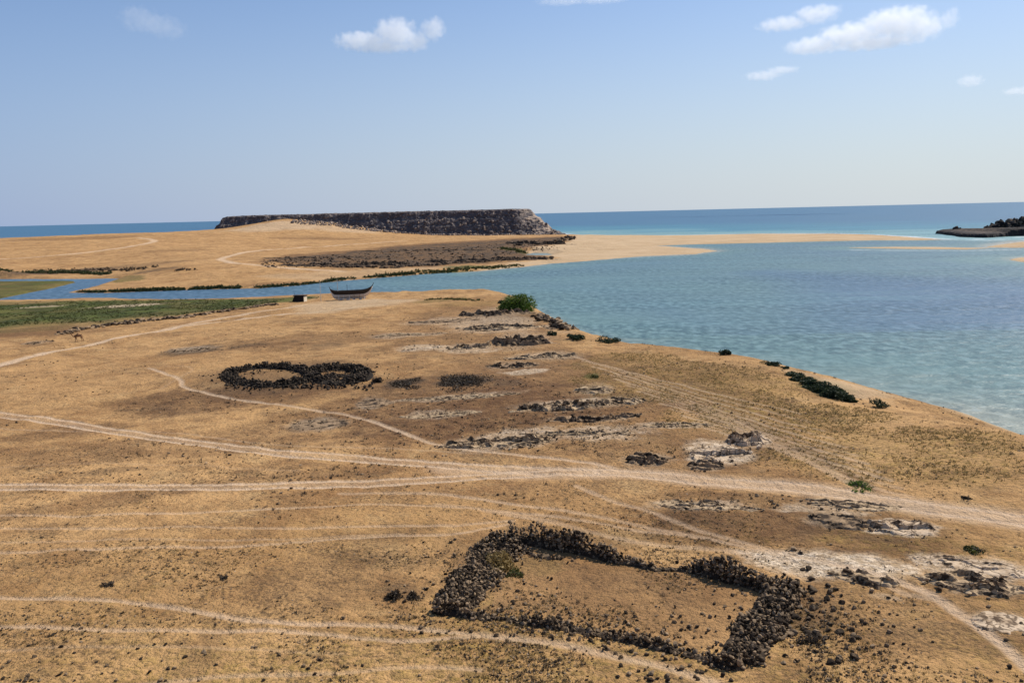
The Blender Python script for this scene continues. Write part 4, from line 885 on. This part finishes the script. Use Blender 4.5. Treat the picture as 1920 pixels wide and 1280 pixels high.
bush('dry_bush', 'upright dead bush left of the foreground pen', 738, 1122, 17, 22, M_TWIG, 700, .09, 227, 'dry bush')
bush('dry_bush', 'low purplish dead bush between the upright one and the pen', 772, 1122, 22, 14, M_TWIG, 500, .09, 228, 'dry bush')
bush('dry_bush', 'purplish dead bush among fallen stones right of the pen', 1520, 1205, 28, 18, M_TWIG, 700, .08, 229, 'dry bush')
bush('dry_bush', 'dark dead tuft on the open slope left of the pen, below the level road', 200, 1098, 18, 8, M_TWIG, 300, .09, 230, 'dry bush')
bush('dry_bush', 'thin dead tuft lying on the bare slope at centre left', 418, 1083, 19, 6, M_TWIG, 260, .09, 231, 'dry bush')
bush('grass_clump', 'yellow-green dry grass growing over the left wall of the pen', 935, 1062, 30, 26, M_DRY, 1600, .13, 232, 'grass clump', 2.0, clumps=26)
bush('grass_clump', 'greenish grass along the foot of the left wall inside the pen', 962, 1078, 22, 10, M_MARSH, 500, .1, 233, 'grass clump', 1.6)

def strip(name, label, pxs, width, h, n, ls, mat, seed, gap=-.35):
    g = np.random.default_rng(seed); P = np.array(smooth_line(hits(pxs), 5)); m = MB(); seg = np.hypot(*np.diff(P, axis=0).T); cum = np.r_[0, np.cumsum(seg)]
    for k in range(n):
        s = g.uniform(0, cum[-1]); q = np.array([np.interp(s, cum, P[:, 0]), np.interp(s, cum, P[:, 1])]) + g.normal(0, width * .4, 2)
        v = fbm(np.array([s / 14]), np.array([seed * 3.]), 5, 3)[0]
        if v < gap: continue
        hz = float(hgt(*q))
        if hz < -.35: continue
        leaf_cloud(m, g, (q[0], q[1], max(hz, 0)), (h * 1.0, h * 1.0, h * (.7 + .6 * g.random()) * (1 + v * .6)), 26, ls, 5)
    return tag(m.build(name, mat), label, 'vegetation', None, 'stuff')
strip('reed_belt', 'dark reeds lining the far bank of the creek at left', [(150, 547), (200, 547), (300, 543.5), (390, 540.5), (452, 539.5)], 1.6, .95, 420, .34, M_REED, 301, -.9)
strip('reed_belt', 'dark reeds on the far bank behind the boat', [(480, 539), (560, 533), (640, 524.5), (700, 519.5), (780, 513.5)], 1.8, 1.1, 340, .36, M_REED, 302, -.5)
strip('shore_grass', 'yellow-green grass on the far shore above the lagoon', [(780, 511), (860, 506), (930, 501), (975, 497)], 5, .9, 260, .4, M_MARSH, 303, -.9)
strip('scrub_belt', 'dark scrub along the far branch of the creek', [(-20, 511), (40, 511), (100, 512), (170, 513), (232, 513)], 5, 1.4, 380, .45, M_REED, 304, -.3)
strip('scrub_belt', 'thin dark scrub on the orange plain behind the creek', [(60, 507), (150, 507), (240, 506), (350, 507)], 6, 1.4, 110, .5, M_TWIG, 305, -.1)
strip('shore_grass', 'green patch beside the pale pond at the sand spit', [(940, 466), (968, 470), (985, 474)], 4, 1.4, 90, .5, M_MARSH, 306, -.9)
strip('shore_grass', 'low grass along the near crest by the lagoon', [(770, 561), (830, 561), (900, 564)], 2.5, .5, 120, .2, M_MARSH, 307, -.4)
# low marsh growth
m_ = MB(); g = np.random.default_rng(310); cnt = 0
gi = np.argwhere((mk['green'] > .55) & (land_id == 1) & (Y > 150) & (X < 20))
for i in gi[g.choice(len(gi), min(2600, len(gi)), False)]:
    x, y, z = X[i[0], i[1]], Y[i[0], i[1]], H[i[0], i[1]]
    if fbm(np.array([x / 11]), np.array([y / 11]), 9, 3)[0] < -.12: continue
    leaf_cloud(m_, g, (x, y, max(z, 0)), (.9, .9, .3), 8, .22, 3)
tag(m_.build('marsh_grass', M_MARSH), 'low green growth covering the marsh', 'vegetation', None, 'stuff')

# ------------------------------------------------------------------ loose stones: the 300 largest singly, the rest as one
LS = [[rock_proto(ICO2, 9, 400 + i)] for i in range(6)]
LSM = []
for i, (pr,) in enumerate(LS):
    o_ = mesh_np('loose_stone', pr[0] * np.array([1, .85, .65]), [pr[1]], M_WALL, None, {'tone': np.full(len(pr[0]), [.1, .3, .5, .2, .4, .75][i])}); LSM.append(o_.data); bpy.data.objects.remove(o_)
g = np.random.default_rng(500); spots = []
def scatter(n, cx, cy, sx, sy, lo, hi): 
    for _ in range(n): spots.append((cx + g.normal(0, sx), cy + g.normal(0, sy), g.uniform(lo, hi)))
scatter(58, 1530, 1150, 40, 48, .13, .30); scatter(30, 1600, 1190, 60, 40, .10, .2); scatter(26, 1300, 1262, 90, 14, .10, .2); scatter(26, 1150, 1170, 120, 22, .08, .17); scatter(22, 960, 1140, 60, 16, .09, .18); scatter(26, 860, 1080, 50, 45, .09, .2); scatter(12, 820, 1170, 60, 14, .09, .18)
scatter(50, 150, 1235, 140, 38, .08, .17); scatter(26, 560, 1240, 190, 28, .08, .15); scatter(24, 1750, 1210, 110, 50, .08, .17)
n = 0
for px, py, s in spots[:300]:
    if not (-30 < px < 1950 and 930 < py < 1279): py = min(max(py, 960), 1276); px = min(max(px, 5), 1915)
    p = at(px, py); o = bpy.data.objects.new('loose_stone', LSM[g.integers(6)]); COL.objects.link(o)
    o.location = (p[0], p[1], p[2] + s * .3); o.scale = (s, s, s); o.rotation_euler = (g.uniform(-.4, .4), g.uniform(-.4, .4), g.uniform(0, 6.28))
    tag(o, 'small dark stone lying loose on the dry foreground ground', 'stone', 'loose stones on the foreground ground')
def scat_rocks(name, label, mat, n, fn, seed, lo, hi):
    g = np.random.default_rng(seed); m = MB(); k = 0
    while k < n:
        q = fn(g)
        if q is None: continue
        s = g.uniform(lo, hi); put(m, g, (q[0], q[1], float(hgt(*q)) + s * .25), np.array([s, s * .8, s * .6]), True); k += 1
    tag(m.build(name, mat), label, 'stones', None, 'stuff')
ax_ = lambda x, y: (np.interp(math.atan2(x, y), ang, np.arange(NA)).astype(int), np.interp(math.log(math.hypot(x, y)), lnd, np.arange(ND)).astype(int))
def fore(g):
    d = 32 * (3.1 ** (g.random() ** 1.7)); a = g.uniform(R(-35), R(36)); x, y = d * math.sin(a), d * math.cos(a); ia, id_ = ax_(x, y)
    if land_id[id_, ia] != 1 or mk['track'][id_, ia] > .25 or H[id_, ia] < 2: return None
    cl = fbm(np.array([x / 5.]), np.array([y / 5.]), 71, 3)[0]
    return (x, y) if cl + g.uniform(-.5, .08) > 0 else None
scat_rocks('pebbles', 'countless little stones strewn over the foreground slope', M_WALL, 6000, fore, 501, .025, .10)
scat_rocks('pale_pebbles', 'scattered little white stones on the slope', M_PALE, 700, fore, 502, .025, .07)
def mid(g):
    d = 60 * (3.6 ** g.random()); a = g.uniform(R(-34), R(34)); x, y = d * math.sin(a), d * math.cos(a); ia, id_ = ax_(x, y)
    if land_id[id_, ia] != 1 or mk['track'][id_, ia] > .25 or H[id_, ia] < 1.5: return None
    w_ = mk['brown'][id_, ia] * .5 + mk['dark'][id_, ia] * .6 + mk['pale'][id_, ia] * .3 - .25
    return (x, y) if fbm(np.array([x / 9.]), np.array([y / 9.]), 72, 3)[0] + w_ + g.uniform(-.5, .1) > 0 else None
scat_rocks('field_stones', 'dark stones dotted over the middle slope', M_DARKR, 700, mid, 503, .08, .24)

def tufts(name, label, mat, n, fn, seed, h, blades, wid):
    g = np.random.default_rng(seed); V_ = []; T_ = []
    k = 0
    while k < n:
        q = fn(g)
        if q is None: continue
        k += 1; z = float(hgt(*q)); hh = h * g.uniform(.5, 1.3); t = g.uniform(0, 1)
        a = g.uniform(0, 6.28, blades); r = g.uniform(.1, .9, blades) * hh; b0 = np.c_[q[0] + g.normal(0, hh * .35, blades), q[1] + g.normal(0, hh * .35, blades), np.full(blades, z - .01)]
        tip = b0 + np.c_[np.cos(a) * r, np.sin(a) * r, hh * g.uniform(.4, 1, blades)]; sd = np.c_[-np.sin(a), np.cos(a), np.zeros(blades)] * wid
        V_.append(np.stack([b0 - sd, b0 + sd, tip], 1).reshape(-1, 3)); T_.append(np.full(blades * 3, t))
    Vv = np.concatenate(V_); tag(mesh_np(name, Vv, [np.arange(len(Vv)).reshape(-1, 3)], mat, None, {'tone': np.concatenate(T_)}), label, 'vegetation', None, 'stuff')
tufts('dry_grass', 'short yellow dry grass tufts on the foreground slope', M_DRY, 6500, fore, 601, .13, 7, .018)
tufts('dead_scrub', 'low brown dead scrub dotted over the slopes', M_TWIG, 2600, fore, 602, .17, 14, .018)
def slope(g):
    x = g.uniform(8, 62); y = g.uniform(58, 165); ia, id_ = ax_(x, y)
    if land_id[id_, ia] != 1 or mk['olive'][id_, ia] < .2 or mk['track'][id_, ia] > .4 or H[id_, ia] < 2: return None
    return (x, y) if fbm(np.array([x / 4.]), np.array([y / 9.]), 73, 3)[0] + g.uniform(-.6, .6) > 0 else None
tufts('slope_grass', 'olive and straw grass tufts on the slope above the lagoon', leaf_material('olive_grass_blades', (.13, .095, .035, 1), (.40, .28, .10, 1)), 6500, slope, 603, .2, 7, .03)
def midscrub(g):
    q = mid(g); return q
tufts('slope_scrub', 'dark dry scrub tufts over the middle slope', M_TWIG, 1200, midscrub, 604, .3, 10, .035)

# ------------------------------------------------------------------ the boat on its props
bp = np.array(at(660, 562)); bd = math.hypot(bp[0], bp[1]); k_ = bd / F
boat = empty('wooden_boat', tuple(bp), -math.atan2(bp[0], bp[1])); tag(boat, 'old dark wooden sailing boat with whitewashed bottom propped up on the shore', 'boat')
LB = 77 * k_; HB = 15.0 * k_
xs = np.linspace(-1, 1, 41)
def gun(x): return HB + .35 + np.where(x > 0, 1.55 * np.abs(x) ** 4.6, .9 * np.abs(x) ** 7)       # sheer line
def keel(x): return .62 + np.where(x > .55, (x - .55) / .45, 0) ** 1.5 * (gun(x) - 1.15) + np.where(x < -.8, (-.8 - x) / .2, 0) ** 1.5 * (gun(x) - 1.3)
def beam(x): return 1.9 * np.clip(1 - np.abs(x) ** 2.6, 0, 1) ** .75 + .06
def hull(z0, z1, mat, name, off=0., cap=False):
    rings = []; nt_ = 12
    for x in xs:
        g_, kk, b_ = gun(x), keel(x), beam(x); row = []
        for s in (-1, 1):
            for t in (np.linspace(1, 0, nt_) if s < 0 else np.linspace(0, 1, nt_)[1:]):
                tt = z0 + (z1 - z0) * t; row.append((x * LB / 2, s * (b_ * (tt ** .55) + off), kk + (g_ - kk) * tt))
        rings.append(row)
    v = np.array(rings); n_, m__ = v.shape[:2]; v = v.reshape(-1, 3); i = np.arange(n_ * m__).reshape(n_, m__)
    q = np.stack([i[:-1, :-1], i[1:, :-1], i[1:, 1:], i[:-1, 1:]], -1).reshape(-1, 4)
    if z0 > 0: q = q[np.arange(len(q)) % (m__ - 1) != nt_ - 1]
    m = MB(); m.add(v, q); o = m.build(name, mat, boat, True); sm = o.modifiers.new('thickness', 'SOLIDIFY'); sm.thickness = .09; sm.offset = 1; return o
hull(0, 1, M_WOOD, 'hull')
hull(0, .52, M_LIME, 'hull_bottom', .03)
m_ = MB()
for a, b in zip(xs[:-1], xs[1:]):
    for s in (-1, 1): m_.add(*tube((a * LB / 2, s * (beam(a) + .03), gun(a)), (b * LB / 2, s * (beam(b) + .03), gun(b)), .10, .10, 6))
m_.build('gunwale', M_WOOD, boat)
m_ = MB(); m_.add(*tube((LB * .47, 0, gun(.94) - .5), (LB * .535, 0, gun(1) + 1.0), .17, .07, 8)); m_.build('stem_post', M_WOOD, boat)
m_ = MB(); m_.add(*tube((-LB * .47, 0, gun(-.94) - .5), (-LB * .52, 0, gun(-1) + .7), .17, .08, 8)); m_.build('stern_post', M_WOOD, boat)
m_ = MB(); m_.add(*box((-.3, 0, .52), (LB * .72, .28, .3))); m_.build('keel', M_LIME, boat)
for x in (-.6, -.3, 0, .3, .6):
    m_ = MB(); m_.add(*box((x * LB / 2, 0, gun(x) - .35), (.25, 2 * beam(x) * .95, .12))); m_.build('thwart', M_WOOD, boat)
m_ = MB(); m_.add(*tube((-.32 * LB, 0, 1.2), (-.325 * LB, 0, 7.2), .12, .07, 8)); m_.build('mast', M_POLE, boat)
m_ = MB(); m_.add(*tube((-.10 * LB, .2, 1.2), (-.10 * LB, .2, 5.3), .07, .05, 8)); m_.build('mast', M_WOOD, boat)
for x in (-.62, -.38, -.12, .12, .36, .58):
    for s in (-1, 1):
        m_ = MB(); m_.add(*tube((x * LB / 2, s * (beam(x) + .9), -.1), (x * LB / 2, s * (beam(x) * .92), keel(x) + (gun(x) - keel(x)) * .5), .10, .08, 6)); m_.build('support_prop', M_PROP if (x * 10) % 3 < 1.5 else M_LIME, boat)
for x in (-.5, -.2, .1, .4):
    m_ = MB(); m_.add(*box((x * LB / 2, 0, .30), (.9, 1.2, .75))); m_.build('keel_block', M_LIME, boat)
# hut, poles
hp = np.array(at(563, 565)); hd = math.hypot(hp[0], hp[1]); hk = hd / F
hut = empty('hut', tuple(hp), -math.atan2(hp[0], hp[1]) - .42); tag(hut, 'small dark thatched hut with its sunlit end coloured pale beside the boat', 'hut')
w_, dp_, h_ = 3.7, 2.6, 1.9
def prism(pts, y0, y1):
    n_ = len(pts); v = np.array([(p[0], y, p[1]) for y in (y0, y1) for p in pts]); f = [[i, (i + 1) % n_, n_ + (i + 1) % n_, n_ + i] for i in range(n_)]
    return v, np.array(f)
m_ = MB(); v, f = prism([(-w_ / 2 - .6, -.1), (w_ / 2, -.1), (w_ / 2, h_), (-w_ / 2 + .3, h_)], -dp_ / 2, dp_ / 2)
m_.add(v, f); m_.add(v, np.array([[3, 2, 1, 0], [4, 5, 6, 7]])); m_.build('wall', M_THATCH, hut)
m_ = MB(); m_.add(*box((w_ / 2 + .05, 0, h_ / 2 - .05), (.08, dp_ * .98, h_))); m_.build('sunlit_end', M_SUNEND, hut)  # thin slab over the end wall, coloured pale to stand for sunlight
m_ = MB()
for a in range(7): m_.add(*box((0.1, -dp_ / 2 - .15 + (dp_ + .3) * (a + .5) / 7, h_ + .12 + .05 * math.sin(a * 2)), (w_ + .5, (dp_ + .3) / 7 * 1.1, .16 + .03 * (a % 3))))
m_.build('roof', M_THATCH, hut)
for x in (-w_ / 2 + .5, w_ / 2 - .1):
    m_ = MB(); m_.add(*tube((x, -dp_ / 2 - .12, -.1), (x, -dp_ / 2 - .12, h_ + 1.1), .07, .05, 6)); m_.build('post', M_THATCH, hut)
pp = np.array(at(602, 565)); pr_ = MB(); pr_.add(*tube((0, 0, -.3), (0, 0, 6.9), .10, .06, 8)); pr_.add(*box((0, 0, 6.85), (.35, .12, .1)))
tag(pr_.build('pole', M_POLE, None, loc=(0, 0, 0)), 'thin pale pole standing between hut and boat', 'pole').location = tuple(pp)

# ------------------------------------------------------------------ the camel
def skin_body(name, nodes, edges, mat, parent, sub_=2):
    me = bpy.data.meshes.new(name); me.from_pydata([n_[0] for n_ in nodes], edges, []); o = bpy.data.objects.new(name, me); COL.objects.link(o)
    sk = o.modifiers.new('skin', 'SKIN')
    for i, n_ in enumerate(nodes):
        r = n_[1]; me.skin_vertices[0].data[i].radius = (r, r) if np.ndim(r) == 0 else r
    me.skin_vertices[0].data[0].use_root = True
    sd = o.modifiers.new('sub', 'SUBSURF'); sd.levels = sub_; sd.render_levels = sub_
    me.materials.append(mat); o.parent = parent; return o
cpx = np.array(at(148, 640)); camel = empty('camel', tuple(cpx), math.pi - math.atan2(cpx[0], cpx[1]) - .25); tag(camel, 'brown one-humped camel walking on the sand beside the marsh', 'camel')
nodes = [((-.35, 0, 1.42), (.33, .36)), ((.05, 0, 1.50), (.36, .40)), ((.45, 0, 1.38), (.33, .40)), ((.72, 0, 1.30), (.24, .28)), ((-.72, 0, 1.38), (.26, .30)), ((0, 0, 1.82), (.24, .24)), ((-.02, 0, 2.02), (.10, .10)),
         ((.98, 0, 1.22), .16), ((1.22, 0, 1.38), .12), ((1.36, 0, 1.68), .10), ((1.42, 0, 1.92), .11), ((1.60, 0, 1.92), .10), ((1.82, 0, 1.84), .065),
         ((-.92, 0, 1.30), .05), ((-1.05, 0, .95), .03)]
edges = [(0, 1), (1, 2), (2, 3), (0, 4), (1, 5), (5, 6), (3, 7), (7, 8), (8, 9), (9, 10), (10, 11), (11, 12), (4, 13), (13, 14)]
def legc(hip, pts, rs, att):
    i0 = len(nodes)
    for p, r in zip([hip] + pts, rs): nodes.append((p, r))
    edges.append((att, i0)); edges.extend((i0 + j, i0 + j + 1) for j in range(len(pts)))
legc((.60, .20, 1.15), [(.66, .20, .72), (.62, .20, .38), (.72, .20, .06), (.80, .20, .04)], (.13, .085, .06, .06, .07), 2)
legc((.60, -.20, 1.15), [(.50, -.20, .72), (.44, -.20, .40), (.36, -.20, .06), (.44, -.20, .04)], (.13, .085, .06, .06, .07), 2)
legc((-.66, .20, 1.15), [(-.55, .20, .85), (-.78, .20, .52), (-.72, .20, .06), (-.64, .20, .04)], (.17, .11, .065, .06, .07), 4)
legc((-.66, -.20, 1.15), [(-.72, -.20, .82), (-1.00, -.20, .50), (-1.05, -.20, .06), (-.97, -.20, .04)], (.17, .11, .065, .06, .07), 4)
skin_body('body', nodes, edges, M_CAMEL, camel)
for s in (-1, 1):
    m_ = MB(); m_.add(*tube((1.42, s * .08, 2.0), (1.36, s * .13, 2.12), .035, .008, 6)); m_.build('ear', M_CAMEL, camel)

# ------------------------------------------------------------------ clouds: real volumes far out over the sea
ICO4 = ico(5)
def cloud(label, lobes, dist, dens, wisp, seed):
    """lobes: (px, py, rx, ry) in photo pixels, made into round masses at that distance"""
    L = []
    for px, py, rx, ry in lobes:
        d = ray(px, py); d = d / np.linalg.norm(d); c = np.array([0, 0, CAMZ]) + d * dist; L.append((c, rx / F * dist, ry / F * dist))
    C0 = np.mean([l[0] for l in L], 0); dirs = ICO4[0]; rad = np.zeros(len(dirs))
    fwd = C0 / np.linalg.norm(C0); rtv = np.cross(fwd, [0, 0, 1.]); rtv /= np.linalg.norm(rtv); upv = np.cross(rtv, fwd)
    Bm = np.stack([rtv, fwd, upv])
    for c, rx, ry in L:
        sc = np.array([rx, (rx + ry) * .45, ry]) * 1.12; o_ = (Bm @ (C0 - c)) / sc; dd = (dirs @ Bm.T) / sc
        a = (dd ** 2).sum(1); b = dd @ o_; cc_ = o_ @ o_ - 1; disc = b * b - a * cc_
        t_ = np.where(disc > 0, (-b + np.sqrt(np.maximum(disc, 0))) / a, 0); rad = np.maximum(rad, t_)
    rad = np.maximum(rad, min(l[2] for l in L) * .25)
    t = NT('cloud_vapour'); p = t.pos()
    nz = t.noise(p, 6.0 / (L[0][1] + L[0][2]), 8, .62); tot = None
    for c, rx, ry in L:
        mp = t.n('ShaderNodeVectorMath', operation='SUBTRACT'); t.l(p, mp.inputs[0]); mp.inputs[1].default_value = tuple(c)
        comps = []
        for ax, r in ((rtv, rx), (fwd, (rx + ry) * .45), (upv, ry)):
            dn = t.n('ShaderNodeVectorMath', operation='DOT_PRODUCT'); t.l(mp.outputs[0], dn.inputs[0]); dn.inputs[1].default_value = tuple(ax / r)
            comps.append(t.math('MULTIPLY', dn.outputs['Value'], dn.outputs['Value']))
        q = t.math('SUBTRACT', 1, t.math('ADD', comps[0], t.math('ADD', comps[1], comps[2])))
        q = t.math('MAXIMUM', q, 0); tot = q if tot is None else t.math('MAXIMUM', tot, q)
    f = t.math('ADD', t.math('MULTIPLY', tot, 1.15), t.math('MULTIPLY', t.math('SUBTRACT', nz, .5), 3.2))
    f = t.math('MULTIPLY', t.ramp(f, wisp, wisp + .8), t.ramp(tot, 0, .12)); f = t.math('MULTIPLY', f, dens)
    pv = t.n('ShaderNodeVolumePrincipled'); pv.inputs['Color'].default_value = (.985, .985, .985, 1); pv.inputs['Anisotropy'].default_value = .35; t.l(f, pv.inputs['Density'])
    t.l(pv.outputs[0], t.out.inputs['Volume'])
    o = mesh_np('cloud', dirs * rad[:, None], [ICO4[1]], t.m, None, None, True, loc=C0); tag(o, label, 'cloud'); return o
CD = 4200
cloud('brightest compact puffy cloud above the headland', [(742, 64, 48, 34), (680, 78, 62, 20), (720, 88, 70, 14), (812, 55, 26, 24), (775, 78, 36, 22)], CD, .012, .22, 1)
cloud('faint thin cloud wisp high at upper left', [(262, 35, 44, 24), (310, 55, 42, 20), (285, 45, 60, 22)], CD, .0026, .30, 2)
cloud('faint flat cloud cut by the top edge of the picture', [(1060, 2, 60, 10), (1130, 0, 60, 9)], CD, .0035, .2, 3)
cloud('slanting white cloud just above the largest cloud at upper right', [(1470, 45, 52, 15), (1530, 27, 45, 18), (1560, 18, 20, 10)], CD, .010, .2, 4)
cloud('largest long white cloud at upper right', [(1530, 85, 60, 18), (1600, 66, 75, 24), (1680, 45, 70, 32), (1720, 52, 45, 28), (1640, 80, 90, 14)], CD, .011, .2, 5)
cloud('small upright cloud tuft at the right tip of the largest cloud', [(1778, 38, 18, 18), (1768, 46, 18, 12), (1788, 26, 10, 14)], CD, .008, .25, 6)
cloud('small flat cloud alone below the largest cloud', [(1430, 142, 40, 11), (1465, 132, 36, 9)], CD, .009, .25, 7)
cloud('tiny round cloud low at right', [(1820, 152, 23, 12)], CD, .009, .2, 8)
cloud('tiny flat cloud touching the right edge', [(1908, 171, 26, 8)], CD, .009, .2, 9)
